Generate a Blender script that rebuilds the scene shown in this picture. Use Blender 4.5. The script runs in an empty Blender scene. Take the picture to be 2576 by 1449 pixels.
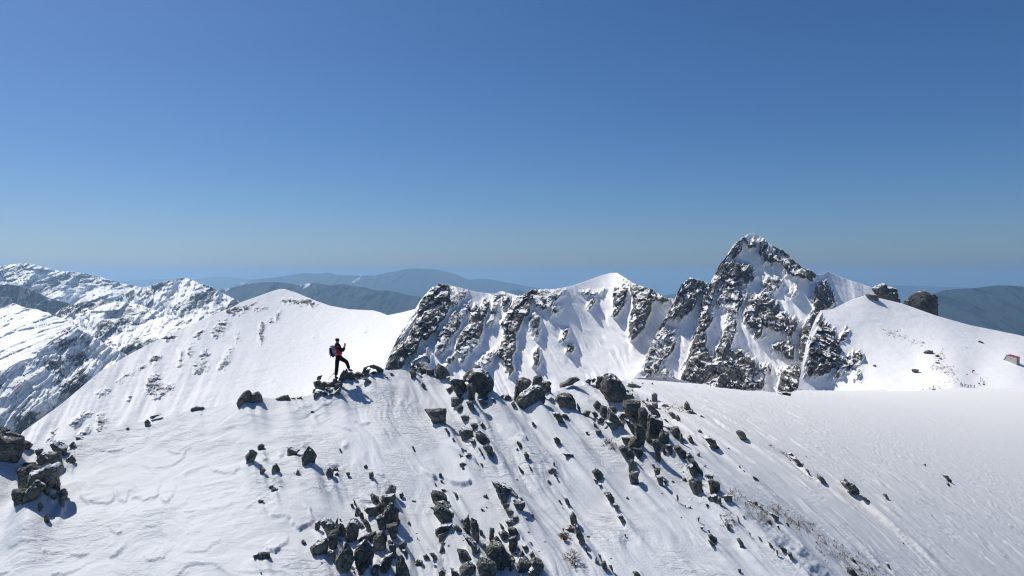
import bpy, bmesh, math, random
import numpy as np
from mathutils import Vector
from mathutils.bvhtree import BVHTree

random.seed(7)
RNG = np.random.default_rng(11)
scene = bpy.context.scene
COL = scene.collection

# ------------------------------------------------------------------ camera (24 mm lens, level with the ridge, tilted 1.15 deg down)
W, H = 2576.0, 1449.0
FPX = W * 24.0 / 36.0
EYE = 690.0
PITCH = math.atan((H / 2 - EYE) / FPX)
CP, SP = math.cos(PITCH), math.sin(PITCH)


def ray(px, py):
    """directions with y = 1 through picture positions (works on arrays)"""
    px = np.asarray(px, float); py = np.asarray(py, float)
    X = (px - W / 2) / FPX
    U = -(py - H / 2) / FPX
    y = CP + U * SP
    z = -SP + U * CP
    return np.stack([X / y, np.ones_like(X), z / y], -1)


cam_data = bpy.data.cameras.new("camera")
cam_data.lens = 24.0
cam_data.sensor_width = 36.0
cam_data.clip_start = 0.1
cam_data.clip_end = 400000.0
cam = bpy.data.objects.new("camera", cam_data)
cam.rotation_euler = (math.pi / 2 - PITCH, 0, 0)
COL.objects.link(cam)
scene.camera = cam

# ------------------------------------------------------------------ noise
_perm = np.random.default_rng(3).permutation(512).astype(np.int64)
_grad = np.random.default_rng(4).normal(size=(512, 3))
_grad /= np.linalg.norm(_grad, axis=1, keepdims=True)


def _hash(i, j, k):
    return _perm[(_perm[(_perm[i & 511] + j) & 511] + k) & 511]


def perlin(p):
    p = np.asarray(p, float)
    i = np.floor(p).astype(np.int64)
    f = p - i
    u = f * f * f * (f * (f * 6 - 15) + 10)
    out = 0
    for dx in (0, 1):
        wx = u[..., 0] if dx else 1 - u[..., 0]
        for dy in (0, 1):
            wy = u[..., 1] if dy else 1 - u[..., 1]
            for dz in (0, 1):
                wz = u[..., 2] if dz else 1 - u[..., 2]
                g = _grad[_hash(i[..., 0] + dx, i[..., 1] + dy, i[..., 2] + dz)]
                d = g[..., 0] * (f[..., 0] - dx) + g[..., 1] * (f[..., 1] - dy) + g[..., 2] * (f[..., 2] - dz)
                out = out + wx * wy * wz * d
    return out * 1.5


def fbm(p, oct=4, gain=0.5, lac=2.07):
    p = np.asarray(p, float); a = 1.0; s = 0; t = 0
    for o in range(oct):
        s = s + a * perlin(p + o * 17.3); t += a
        p = p * lac; a *= gain
    return s / t


def ridged(p, oct=4, gain=0.5, lac=2.1):
    p = np.asarray(p, float); a = 1.0; s = 0; t = 0
    for o in range(oct):
        s = s + a * (1 - np.abs(perlin(p + o * 9.1)) * 2); t += a
        p = p * lac; a *= gain
    return s / t


def facets(p, cell, tilt=0.7, seed=0):
    """chunky tilted blocks: each cell of a jittered grid is one facet with its own step and tilt"""
    q = np.asarray(p, float) / cell + seed * 13.7
    base = np.floor(q).astype(np.int64)
    best = np.full(q.shape[:-1], 1e9); val = np.zeros(q.shape[:-1])
    for dx in (-1, 0, 1):
        for dy in (-1, 0, 1):
            for dz in (-1, 0, 1):
                c = base + np.array([dx, dy, dz])
                h = _hash(c[..., 0], c[..., 1], c[..., 2])
                jit = _grad[h] * 0.45 + 0.5
                d = q - (c + jit)
                dd = (d * d).sum(-1)
                g = _grad[(h * 7 + 3) & 511]
                v = (g * d).sum(-1) * tilt + _grad[(h * 5 + 1) & 511][..., 0] * 0.5
                m = dd < best
                best = np.where(m, dd, best); val = np.where(m, v, val)
    return val * cell


def smooth(a, b, x):
    t = np.clip((x - a) / (b - a), 0, 1)
    return t * t * (3 - 2 * t)


class TPS:
    """thin plate spline through scattered (x, y) -> v"""
    def __init__(self, pts, scale=300.0):
        pts = np.array(pts, float)
        self.s = scale
        self.x = pts[:, :2] / scale
        v = pts[:, 2]
        n = len(v)
        K = self._u(self.x[:, None, :] - self.x[None, :, :])
        K += np.eye(n) * 1e-4
        P = np.concatenate([np.ones((n, 1)), self.x], 1)
        A = np.zeros((n + 3, n + 3)); A[:n, :n] = K; A[:n, n:] = P; A[n:, :n] = P.T
        self.w = np.linalg.solve(A, np.concatenate([v, np.zeros(3)]))

    def _u(self, d):
        r2 = (d * d).sum(-1)
        return np.where(r2 > 0, 0.5 * r2 * np.log(r2 + 1e-12), 0)

    def __call__(self, x, y):
        q = np.stack([np.ravel(x), np.ravel(y)], -1) / self.s
        out = np.empty(len(q))
        for i in range(0, len(q), 20000):
            c = q[i:i + 20000]
            U = self._u(c[:, None, :] - self.x[None])
            out[i:i + 20000] = U @ self.w[:-3] + self.w[-3] + c @ self.w[-2:]
        return out.reshape(np.shape(x))


def poly_sd(x, y, poly):
    """signed distance to a polygon, positive inside"""
    poly = np.array(poly, float)
    sh = np.shape(x); x = np.ravel(x); y = np.ravel(y)
    best = np.full(x.shape, 1e9); inside = np.zeros(x.shape, bool)
    n = len(poly)
    for i in range(n):
        x1, y1 = poly[i]; x2, y2 = poly[(i + 1) % n]
        dx, dy = x2 - x1, y2 - y1
        t = np.clip(((x - x1) * dx + (y - y1) * dy) / (dx * dx + dy * dy + 1e-9), 0, 1)
        best = np.minimum(best, (x - x1 - t * dx) ** 2 + (y - y1 - t * dy) ** 2)
        c = ((y1 > y) != (y2 > y)) & (x < dx * (y - y1) / (dy if dy else 1e-9) + x1)
        inside ^= c
    d = np.sqrt(best)
    return np.where(inside, d, -d).reshape(sh)


CROPS = {  # origin (photo pixels), zoom of the study crops the outlines were read from
    'd': (0, 0, 1 / 1.55280), 'c1': (0, 950, 2.576), 'c2': (1000, 950, 2.576), 'c3': (2000, 950, 2.576), 'c4': (2400, 850, 1.811),
    'c5': (1450, 1050, 3.22), 'c6': (3000, 950, 1.902), 'A': (0, 1500, 1.932), 'B': (900, 1400, 2.415), 'C': (1600, 1350, 2.415),
    'D': (2200, 1400, 2.415), 'E': (900, 1700, 2.635), 'F': (1600, 1700, 2.635), 'G': (2300, 1700, 2.635), 'H': (3000, 1600, 2.229),
    'h': (1200, 1280, 6.0375), 'z': (3640, 1330, 6.3), 't': (3300, 1050, 4.83),
}


def cv(crop, pts):
    ox, oy, s = CROPS[crop]
    p = np.array(pts, float)
    return np.stack([(ox + p[..., 0] / s) / 1.5528, (oy + p[..., 1] / s) / 1.5528], -1)


def parse(txt):
    return [[tuple(float(v) for v in q.split(',')) for q in s.split()] for s in txt.replace('\n', ';').split(';') if len(s.split()) >= 3]


# ------------------------------------------------------------------ objects
def tag(o, label=None, cat=None, group=None, kind=None):
    if label: o['label'] = label
    if cat: o['category'] = cat
    if group: o['group'] = group
    if kind: o['kind'] = kind
    return o


def link(name, mesh, mat=None, parent=None):
    o = bpy.data.objects.new(name, mesh)
    COL.objects.link(o)
    if mat is not None:
        for m in (mat if isinstance(mat, (list, tuple)) else [mat]):
            mesh.materials.append(m)
    if parent is not None: o.parent = parent
    return o


def empty(name, loc=(0, 0, 0), rotz=0):
    o = bpy.data.objects.new(name, None)
    o.location = loc; o.rotation_euler = (0, 0, rotz)
    o.empty_display_size = 0.1
    COL.objects.link(o)
    return o


def grid_mesh(name, P, attrs=None, smooth_faces=True):
    """P: (rows, cols, 3)"""
    r, c = P.shape[:2]
    me = bpy.data.meshes.new(name)
    idx = np.arange(r * c).reshape(r, c)
    q = np.stack([idx[:-1, :-1], idx[1:, :-1], idx[1:, 1:], idx[:-1, 1:]], -1).reshape(-1, 4)
    me.vertices.add(r * c); me.vertices.foreach_set('co', P.reshape(-1).astype(np.float32))
    me.loops.add(q.size); me.loops.foreach_set('vertex_index', q.reshape(-1).astype(np.int32))
    me.polygons.add(len(q))
    me.polygons.foreach_set('loop_start', np.arange(0, q.size, 4, dtype=np.int32))
    me.polygons.foreach_set('loop_total', np.full(len(q), 4, dtype=np.int32))
    me.polygons.foreach_set('use_smooth', np.full(len(q), smooth_faces))
    me.update(calc_edges=True)
    for k, v in (attrs or {}).items():
        a = me.attributes.new(k, 'FLOAT', 'POINT')
        a.data.foreach_set('value', np.ravel(v).astype(np.float32))
    return me, q


BVH = {}


def bvh_of(name, P, q):
    BVH[name] = BVHTree.FromPolygons([tuple(v) for v in P.reshape(-1, 3)], [tuple(f) for f in q.tolist()])


def hit(px, py, names):
    d = ray(px, py)
    v = Vector(d); L = v.length
    best = None
    for n in names:
        loc, nor, idx, dist = BVH[n].ray_cast(Vector((0, 0, 0)), v / L)
        if loc is not None and (best is None or loc.y < best.y): best = loc
    return best


# ------------------------------------------------------------------ materials
def new_mat(name):
    m = bpy.data.materials.new(name); m.use_nodes = True
    nt = m.node_tree; nt.nodes.clear()
    out = nt.nodes.new('ShaderNodeOutputMaterial')
    b = nt.nodes.new('ShaderNodeBsdfPrincipled')
    nt.links.new(b.outputs[0], out.inputs[0])
    return m, nt, b


class NB:
    """small node helper"""
    def __init__(self, nt): self.nt = nt
    def n(self, t, **kw):
        x = self.nt.nodes.new(t)
        for k, v in kw.items(): setattr(x, k, v)
        return x
    def _set(self, sock, v):
        if hasattr(v, 'links') or hasattr(v, 'is_output'): self.nt.links.new(v, sock)
        else: sock.default_value = v
    def math(self, op, a, b=0.0, clamp=False):
        x = self.n('ShaderNodeMath', operation=op, use_clamp=clamp)
        self._set(x.inputs[0], a); self._set(x.inputs[1], b)
        return x.outputs[0]
    def noise(self, vec, scale, detail=4, rough=0.55, dist=0.0):
        x = self.n('ShaderNodeTexNoise')
        self.nt.links.new(vec, x.inputs['Vector'])
        x.inputs['Scale'].default_value = scale; x.inputs['Detail'].default_value = detail
        x.inputs['Roughness'].default_value = rough; x.inputs['Distortion'].default_value = dist
        return x.outputs['Fac']
    def voronoi(self, vec, scale, feature='F1', out='Distance'):
        x = self.n('ShaderNodeTexVoronoi', feature=feature)
        self.nt.links.new(vec, x.inputs['Vector']); x.inputs['Scale'].default_value = scale
        return x.outputs[out]
    def ramp(self, v, a, b, lo=0.0, hi=1.0):
        x = self.n('ShaderNodeMapRange', interpolation_type='SMOOTHSTEP')
        self._set(x.inputs['Value'], v)
        x.inputs['From Min'].default_value = a; x.inputs['From Max'].default_value = b
        x.inputs['To Min'].default_value = lo; x.inputs['To Max'].default_value = hi
        return x.outputs[0]
    def mix(self, f, a, b):
        x = self.n('ShaderNodeMix', data_type='RGBA')
        self._set(x.inputs[0], f)
        self._set(x.inputs[6], a); self._set(x.inputs[7], b)
        return x.outputs[2]
    def pos(self):
        return self.n('ShaderNodeNewGeometry').outputs['Position']
    def scalevec(self, vec, s, rot=0.0):
        x = self.n('ShaderNodeMapping')
        self.nt.links.new(vec, x.inputs['Vector'])
        x.inputs['Scale'].default_value = s
        x.inputs['Rotation'].default_value = (0, 0, rot)
        return x.outputs[0]
    def bump(self, h, dist, strength=1.0, normal=None):
        x = self.n('ShaderNodeBump')
        self.nt.links.new(h, x.inputs['Height'])
        x.inputs['Distance'].default_value = dist; x.inputs['Strength'].default_value = strength
        if normal is not None: self.nt.links.new(normal, x.inputs['Normal'])
        return x.outputs[0]


SNOW = (0.92, 0.92, 0.925, 1)


def mountain_material(name, unit, rock_a=(0.12, 0.12, 0.122, 1), rock_b=(0.20, 0.178, 0.15, 1), rock_c=(0.052, 0.053, 0.058, 1),
                      snow=SNOW, ledge=(0.80, 1.0), bumpy=1.0, frost=0.5):
    """snow that breaks up into rock where the surface attribute 'rock' is high; level ledges keep their snow"""
    m, nt, b = new_mat(name)
    k = NB(nt)
    P = k.pos()
    at = k.n('ShaderNodeAttribute', attribute_name='rock').outputs['Fac']
    sx = k.n('ShaderNodeSeparateXYZ'); nt.links.new(P, sx.inputs[0])
    cx = k.n('ShaderNodeCombineXYZ')
    nt.links.new(k.math('SUBTRACT', sx.outputs[0], k.math('MULTIPLY', sx.outputs[2], 0.55)), cx.inputs[0])
    nt.links.new(sx.outputs[1], cx.inputs[1]); nt.links.new(k.math('MULTIPLY', sx.outputs[2], 0.30), cx.inputs[2])
    Pd = cx.outputs[0]
    n1 = k.noise(P, 1 / unit, 6, 0.65)
    n2 = k.noise(Pd, 3.4 / unit, 6, 0.72, 0.3)
    n3 = k.noise(P, 0.22 / unit, 3)
    n5 = k.noise(Pd, 8.0 / unit, 5, 0.75)
    n6 = k.noise(Pd, 1.1 / unit, 4, 0.6, 0.5)
    geo = k.n('ShaderNodeNewGeometry')
    sep = k.n('ShaderNodeSeparateXYZ'); nt.links.new(geo.outputs['Normal'], sep.inputs[0])
    nz = sep.outputs[2]
    f = k.math('ADD', at, k.math('MULTIPLY', k.math('SUBTRACT', n1, 0.5), 0.9))
    f = k.math('ADD', f, k.math('MULTIPLY', k.math('SUBTRACT', n2, 0.5), 0.9))
    f = k.ramp(f, 0.44, 0.56)
    led = k.math('ADD', nz, k.math('MULTIPLY', k.math('SUBTRACT', n2, 0.5), 1.5))
    led = k.math('ADD', led, k.math('MULTIPLY', k.math('SUBTRACT', n5, 0.5), 0.8))
    led = k.math('ADD', led, k.math('MULTIPLY', k.math('SUBTRACT', n6, 0.5), 2.8))
    led = k.ramp(led, ledge[0], ledge[1])
    f = k.math('MULTIPLY', f, k.math('SUBTRACT', 1.0, led))
    rc = k.mix(k.ramp(n5, 0.35, 0.65), rock_a, rock_b)
    rc = k.mix(k.math('MULTIPLY', k.ramp(n6, 0.36, 0.56), 0.85), rc, rock_c)
    rc = k.mix(k.math('MULTIPLY', k.ramp(n3, 0.5, 0.65), 0.6), rc, rock_b)
    rc = k.mix(k.math('MULTIPLY', k.ramp(n5, 0.52, 0.7), frost), rc, snow)
    scr = k.n('ShaderNodeAttribute', attribute_name='scrub').outputs['Fac']
    n4 = k.noise(k.scalevec(P, (1, 1, 2.5)), 2.2 / unit, 6, 0.75, 0.6)
    sf = k.ramp(k.math('ADD', scr, k.math('MULTIPLY', k.math('SUBTRACT', n4, 0.5), 2.2)), 0.50, 0.68)
    base_c = k.mix(f, snow, rc)
    nt.links.new(k.mix(k.math('MULTIPLY', sf, k.ramp(scr, 0.02, 0.15)), base_c, (0.15, 0.115, 0.085, 1)), b.inputs['Base Color'])
    nt.links.new(k.ramp(f, 0, 1, 0.6, 0.85), b.inputs['Roughness'])
    b.inputs['Specular IOR Level'].default_value = 0.25
    ns = k.noise(P, 0.8 / unit, 6, 0.6)
    h = k.math('ADD', k.math('MULTIPLY', ns, 0.35), k.math('MULTIPLY', k.math('MULTIPLY', n2, f), 1.3))
    nt.links.new(k.bump(h, unit * 0.5 * bumpy, 0.6), b.inputs['Normal'])
    return m


def simple_mat(name, col, rough=0.7, spec=0.3, noise=0.0, scale=20.0, bump=0.0, metal=0.0):
    m, nt, b = new_mat(name)
    k = NB(nt)
    b.inputs['Roughness'].default_value = rough; b.inputs['Specular IOR Level'].default_value = spec
    b.inputs['Metallic'].default_value = metal
    tc = k.n('ShaderNodeTexCoord').outputs['Object']
    nn = k.noise(tc, scale, 4)
    c2 = tuple(min(1, c * (1 + noise)) for c in col[:3]) + (1,)
    c1 = tuple(c * (1 - noise) for c in col[:3]) + (1,)
    nt.links.new(k.mix(nn, c1, c2), b.inputs['Base Color'])
    if bump: nt.links.new(k.bump(nn, bump, 0.7), b.inputs['Normal'])
    return m
# ------------------------------------------------------------------ outlines of the stones (study-crop pixels), section by section
# section: (crop, where, group, category, outlines)
ROCKS = []


def sec(crop, where, group, txt):
    ROCKS.append((crop, where, group, parse(txt)))


sec('A', 'in the dark outcrop ending the snow crest', 'rocks of the outcrop at the end of the crest', """
-120,340 0,335 60,370 130,420 150,470 120,510 0,555 -120,560
145,440 190,430 240,460 190,490 150,490
390,440 420,432 495,480 490,510 440,520 410,490
275,490 320,490 300,540 275,520
300,570 320,515 360,530 400,560 370,590
370,515 430,520 450,560 460,600 410,600
120,635 165,625 160,680 130,670
155,640 240,610 270,640 300,660 280,740 200,770 165,720
260,660 330,650 390,640 430,600 450,620 440,690 390,710 330,780 240,810 230,760 290,700
180,600 270,590 260,615 200,625
320,770 350,760 370,820 345,830
380,740 430,720 445,770 420,790
105,795 175,790 205,810 180,870 120,895
180,890 200,820 280,740 330,770 230,850
435,820 480,790 505,830 490,870 460,840
445,880 480,850 485,900 465,925
290,910 305,890 320,930 300,960
335,985 360,985 372,1030 345,1040
385,840 400,830 415,860 395,870
500,570 540,540 550,560 520,585
530,580 555,555 572,580 540,597
530,465 550,437 575,470 560,475""")
sec('A', 'on the crest between outcrop and hiker', 'stones along the snow crest', """
570,400 590,390 645,415 630,420 580,410
1095,280 1110,265 1135,295 1110,320 1097,310
950,335 965,325 982,340 970,345
1135,245 1200,222 1225,225 1150,250
1440,185 1490,165 1540,175 1450,195
1505,235 1525,228 1515,236""")
sec('B', 'on the snow crest behind the hiker', 'boulders on the crest behind the hiker', """
70,420 100,370 130,320 170,300 190,330 200,405 150,412
195,340 250,310 290,340 295,405 200,405
425,385 490,350 540,345 565,385 500,390
560,380 600,370 620,385
625,370 670,360 675,380 640,383
815,190 830,165 870,155 850,185""")
sec('B', "of the stone heap under the hiker's standing foot", 'stones of the heap under the hiker', """
785,225 840,205 865,235 850,265 800,265
775,320 785,285 810,290 790,310
785,345 800,310 850,310 870,350 830,365 790,360
835,270 900,230 960,220 985,240 930,275 860,285
870,330 890,305 920,330 905,355
920,290 960,285 970,320 930,330
960,260 1010,240 1050,230 1060,250 1020,285
960,350 990,320 1040,270 1045,300 1000,350
970,190 1000,180 1015,225 960,225
1010,215 1050,210 1062,235 1030,240
850,240 880,215 910,225 870,250
890,280 940,270 950,300 910,310
930,345 960,320 985,330 960,355""")
sec('B', "by the hiker's raised boot", 'rocks by the raised boot of the hiker', """
1025,190 1070,100 1095,98 1110,130 1090,190
1090,185 1100,130 1150,128 1180,150 1180,180 1110,190
1170,150 1190,125 1250,140 1255,160 1200,170
1225,175 1290,190 1370,230 1360,235 1280,205
1240,135 1255,85 1300,70 1290,90 1260,120
1290,72 1350,58 1400,75 1390,90 1340,80
1360,85 1400,75 1445,105 1430,120 1390,110
1255,145 1290,100 1325,100 1290,150
1310,140 1350,120 1395,130 1340,150
1500,140 1520,135 1545,160 1530,165
1445,165 1490,175 1480,185
650,458 668,460 660,466
750,490 780,490 800,515 770,505""")
sec('E', 'scattered on the open snow slope below the hiker', 'stones scattered below the hiker', """
150,215 215,142 280,190 250,200 225,260 205,277 155,255
285,110 320,82 350,100 352,140 330,152 290,140
590,210 595,120 640,140 715,150 700,175 620,205
733,265 740,210 800,105 840,150 888,210 860,245 800,285 745,278
303,390 305,315 370,358 325,398
425,345 440,310 470,280 510,345 490,375 430,370
670,410 690,348 710,365 705,405
645,400 660,385 665,400
395,525 420,508 447,515 425,550 400,540
420,570 450,530 487,545 450,580
490,518 540,525 510,532
283,680 300,665 345,670 320,698
312,772 322,766 325,775
600,442 620,435 618,445
980,380 1020,330 1065,370 1050,430 1010,420
1040,360 1070,330 1105,340 1110,370 1070,370
1070,400 1100,385 1118,405 1090,415
1190,385 1225,378 1230,400 1215,437
1115,140 1130,133 1155,180 1140,178
1370,320 1395,300 1415,325 1390,340
1425,385 1465,375 1480,410 1465,452 1430,435
1865,115 1880,112 1905,160 1890,150
235,1235 290,1210 300,1270 250,1260
290,1210 400,1200 410,1260 300,1270
305,1415 320,1403 325,1435
730,1085 745,1070 780,1105 765,1125 735,1110""")
sec('E', 'of the crag topped by two stacked blocks', 'rocks of the crag with the stacked blocks', """
1605,590 1640,520 1705,530 1695,590 1680,635 1620,600
1560,655 1575,620 1680,610 1690,660 1640,715 1570,715
1440,620 1465,605 1520,650 1530,700 1480,680
1380,750 1420,725 1500,735 1510,790 1470,825 1420,790
1500,740 1540,690 1580,720 1580,790 1520,790
1600,760 1650,710 1720,770 1730,870 1700,940 1640,920 1600,850
1620,930 1720,900 1715,1000 1695,1070 1640,1010
1500,850 1590,800 1610,900 1600,960 1540,920
1720,850 1750,880 1740,910
1740,600 1770,588 1780,620 1755,645
1265,655 1280,670 1295,715 1280,705
1237,710 1260,705 1270,745 1245,740
1285,800 1300,730 1335,760 1345,810 1310,820
1320,790 1355,800 1375,855 1345,850
1370,890 1390,865 1440,940 1445,985 1410,960""")
sec('E', 'in the boulder pile at the slope bottom', 'boulders of the pile at the bottom of the slope', """
868,945 885,890 910,880 930,920 900,970
940,870 960,850 1020,870 1060,915 1105,970 1090,1010 1010,990 950,920
1010,1010 1100,980 1095,1100 1080,1180 1030,1160
1110,960 1130,905 1160,920 1190,980 1170,1030 1120,1000
1195,1010 1210,950 1245,870 1300,875 1335,920 1300,1000 1270,1080 1220,1050
838,1160 880,1110 980,1075 1010,1110 980,1170 890,1215
1020,1180 1060,1190 1090,1280 1070,1310 1040,1250
1100,1280 1120,1220 1190,1120 1240,1190 1270,1260 1200,1340 1150,1390 1110,1330
1285,1240 1310,1140 1400,1070 1470,1170 1440,1240 1330,1330 1285,1300
1280,1110 1400,1020 1480,1000 1500,1030 1400,1080
1480,1050 1560,1000 1605,1050 1590,1130 1540,1180 1480,1170
1320,1400 1360,1320 1410,1300 1420,1350 1370,1410
1435,1420 1480,1340 1530,1350 1520,1430 1470,1449
1540,1330 1600,1240 1660,1220 1650,1330 1600,1390 1545,1390
1710,1380 1720,1260 1760,1245 1810,1340 1830,1449 1700,1449
1620,1100 1640,1085 1690,1120 1670,1160 1700,1250 1660,1230 1640,1150
1735,1120 1790,1090 1815,1120 1780,1170 1745,1150
1770,1180 1800,1180 1825,1225 1800,1240
1330,930 1365,905 1370,940 1345,960
1080,900 1105,850 1110,880 1095,920
930,1303 960,1320 945,1325""")
sec('F', 'on the wind-streaked slope below the big round boulders', 'stones on the wind-streaked slope', """
1100,70 1110,60 1150,90 1165,125 1130,105
1095,150 1110,130 1125,160
1175,180 1195,168 1230,210 1230,260 1210,270 1190,220
1115,318 1150,350 1188,395 1165,395 1140,350
1215,290 1250,330 1270,370 1255,360
1425,360 1470,335 1510,355 1490,385 1430,390
1475,290 1490,268 1500,300 1485,320
1480,390 1515,395 1510,425 1490,415
1505,430 1525,440 1540,480 1525,465
1415,475 1430,455 1455,485 1445,505
1480,30 1510,20 1550,50 1562,110 1530,105 1490,60
1570,180 1620,195 1680,190 1690,220 1640,230 1600,210
510,110 550,130 590,155 560,155
500,190 560,215 540,222
575,200 610,180 638,195 620,225 580,222
510,295 540,278 585,290 550,315 520,320
535,335 560,325 565,355 545,350
720,280 745,285 760,320 735,305
300,400 315,387 337,405 330,440 305,435
315,460 340,458 340,490 318,485
255,490 275,500 280,525 265,520
318,540 360,550 400,580 370,580 330,565
440,580 480,590 515,650 490,640
755,625 790,603 805,640 770,645
780,735 800,735 795,750
1250,805 1285,820 1272,850
1180,835 1210,850 1220,868""")
sec('F', 'of the long broken rib mid slope', 'rocks of the rib in the middle of the slope', """
860,470 960,510 1060,560 1105,610 1040,630 930,590 890,560
920,580 1000,590 1030,640 1000,690 950,680
965,710 1030,700 1030,750 975,740
1075,700 1175,690 1180,730 1150,765 1110,740
1130,640 1150,640 1180,680 1160,680
990,770 1020,760 1090,785 1095,820 1030,810
1060,850 1110,830 1115,880 1070,890
990,880 1040,870 1080,900 1060,930 1000,905
920,905 950,920 990,970 960,965
920,1000 980,985 1030,1030 1000,1070 950,1060
1020,960 1080,950 1115,1000 1100,1040 1040,1020
1020,1060 1100,1040 1110,1110 1070,1190 1030,1160
830,960 870,970 865,1060 830,1110 820,1050
860,1060 900,1040 945,1100 930,1140 870,1120
800,1180 850,1110 960,1160 1050,1270 1000,1330 930,1350 830,1290
740,1120 760,1110 800,1160 770,1190
905,1350 970,1350 980,1390 930,1380
1020,1400 1045,1310 1070,1320 1050,1400
1110,1340 1140,1270 1190,1290 1240,1330 1220,1400 1120,1400
1245,1300 1290,1265 1360,1310 1380,1350 1340,1420 1280,1350
1225,1400 1290,1345 1330,1400 1310,1449 1230,1449
1230,1230 1260,1200 1295,1250 1280,1270
1160,1140 1200,1130 1225,1165 1200,1185
1235,1100 1255,1100 1260,1125
1130,1230 1160,1190 1180,1230 1150,1260""")
sec('F', 'of the leaning slab group beside the middle rib', 'slabs beside the middle rib', """
220,600 245,570 330,590 385,640 370,680 300,690 250,650
260,690 340,690 420,740 430,790 380,770
235,750 320,730 400,790 465,860 440,905 380,910 300,830
275,970 330,930 430,910 400,950 300,1000
300,1020 360,990 400,980 390,1040 350,1060 310,1050
320,1110 385,1095 370,1130
310,1200 330,1130 350,1180 375,1200
555,890 605,820 625,900 620,1000 580,970
635,860 690,880 710,930 705,1080 650,1010 630,930
550,1010 600,1040 660,1100 715,1165 690,1180 620,1110
495,1170 570,1190 640,1260 600,1290 530,1260
700,1330 720,1260 780,1270 880,1330 870,1410 790,1449 710,1400
510,1449 530,1370 600,1310 660,1350 690,1449
140,1240 175,1225 200,1260 160,1270
35,1330 90,1275 130,1300 110,1340
210,1220 240,1215 295,1280 260,1270
245,1340 270,1330 278,1360
300,1400 340,1365 365,1400 360,1449 310,1449
430,1370 490,1400 500,1449 440,1449
455,930 480,925 520,960 540,985 490,975
520,880 545,865 560,900 540,905
720,960 745,985 760,1020 725,1030""")
sec('F', 'of the narrow dark rib above the twiggy shrub', 'rocks of the narrow rib above the shrub', """
1575,625 1610,635 1640,680 1655,720 1620,690
1530,670 1550,665 1560,700
1655,830 1680,795 1715,840 1720,900 1700,920 1670,880
1700,930 1730,930 1790,1040 1810,1130 1770,1100 1720,1020
1790,1140 1820,1150 1843,1240 1815,1190
1940,1215 1970,1240 1980,1290 1955,1260
1910,1280 1945,1290 1940,1320 1915,1310
1970,1320 2010,1290 2030,1350 2000,1380
2050,1340 2080,1340 2095,1400
1815,1030 1850,1030 1840,1050
1610,960 1640,950 1650,980 1620,985""")
sec('C', 'on the crest just ahead of the hiker', 'boulders on the crest ahead of the hiker', """
0,240 40,235 65,265 55,310 15,300
30,220 80,210 60,240
75,215 120,197 155,210 150,260 120,255
150,225 230,222 232,275 180,260
243,250 250,200 270,168 300,195 345,210 355,250 380,280 330,310 270,290
350,300 400,290 500,320 550,390 550,490 480,440 400,350
540,370 590,350 625,390 610,500 570,515 550,470
345,410 400,375 440,395 420,430 380,440
390,500 400,485 520,490 540,530 440,555 395,540
440,460 500,435 520,480 480,490
530,530 590,520 610,580 600,610 560,580
440,590 480,555 525,590 500,620 455,615
505,290 560,230 610,185 660,190 670,215 620,225 560,290
540,310 600,230 680,225 750,270 795,350 785,420 760,485 700,440 620,390
640,500 690,500 745,545 735,570 690,545
690,460 740,490 745,520 700,500
770,490 800,500 830,535 800,525
835,490 880,455 900,470 860,495
895,500 905,470 930,460 960,490 930,515
105,370 120,350 150,380 145,400
135,395 165,420 150,415
145,605 200,610 280,590 340,600 345,690 320,735 240,690 190,640
480,670 530,650 575,670 545,715 510,695
465,800 510,752 600,790 605,850 570,885 500,870
575,740 620,728 645,750 645,800 600,790
610,810 660,805 730,850 757,900 720,930 670,890
655,745 685,720 707,740 700,768
690,950 740,930 780,960 797,1030 750,1000
560,885 610,880 635,950 600,930
640,950 670,980 705,1050 680,1010
325,780 340,765 390,840 360,810
398,880 415,865 430,905""")
sec('C', 'of the rounded group in the crest dip', 'rounded boulders in the dip of the crest', """
990,460 1000,380 1020,320 1060,300 1120,310 1160,340 1120,380 1030,440 1000,475
1155,370 1170,300 1200,280 1240,285 1255,320 1230,370
1230,370 1260,325 1310,345 1335,400 1320,440 1280,440
1005,500 1060,450 1180,370 1230,375 1280,430 1270,500 1210,545 1150,545 1040,515
1285,350 1310,330 1340,355 1330,370
955,550 985,520 1005,560 990,595
1370,510 1400,460 1450,445 1510,450 1560,500 1570,560 1530,580 1440,550
1580,530 1610,590 1615,625 1580,590
1340,630 1410,625 1430,660 1470,725 1420,690 1370,670
1425,650 1460,635 1510,680 1490,690 1430,670
1145,720 1165,715 1205,770 1170,755
1415,365 1470,340 1530,298 1580,300 1617,325 1500,350
1645,330 1680,310 1720,315 1700,355
1710,320 1745,300 1760,320 1730,345
1755,370 1770,290 1820,285 1830,320 1810,390 1780,400""")
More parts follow.
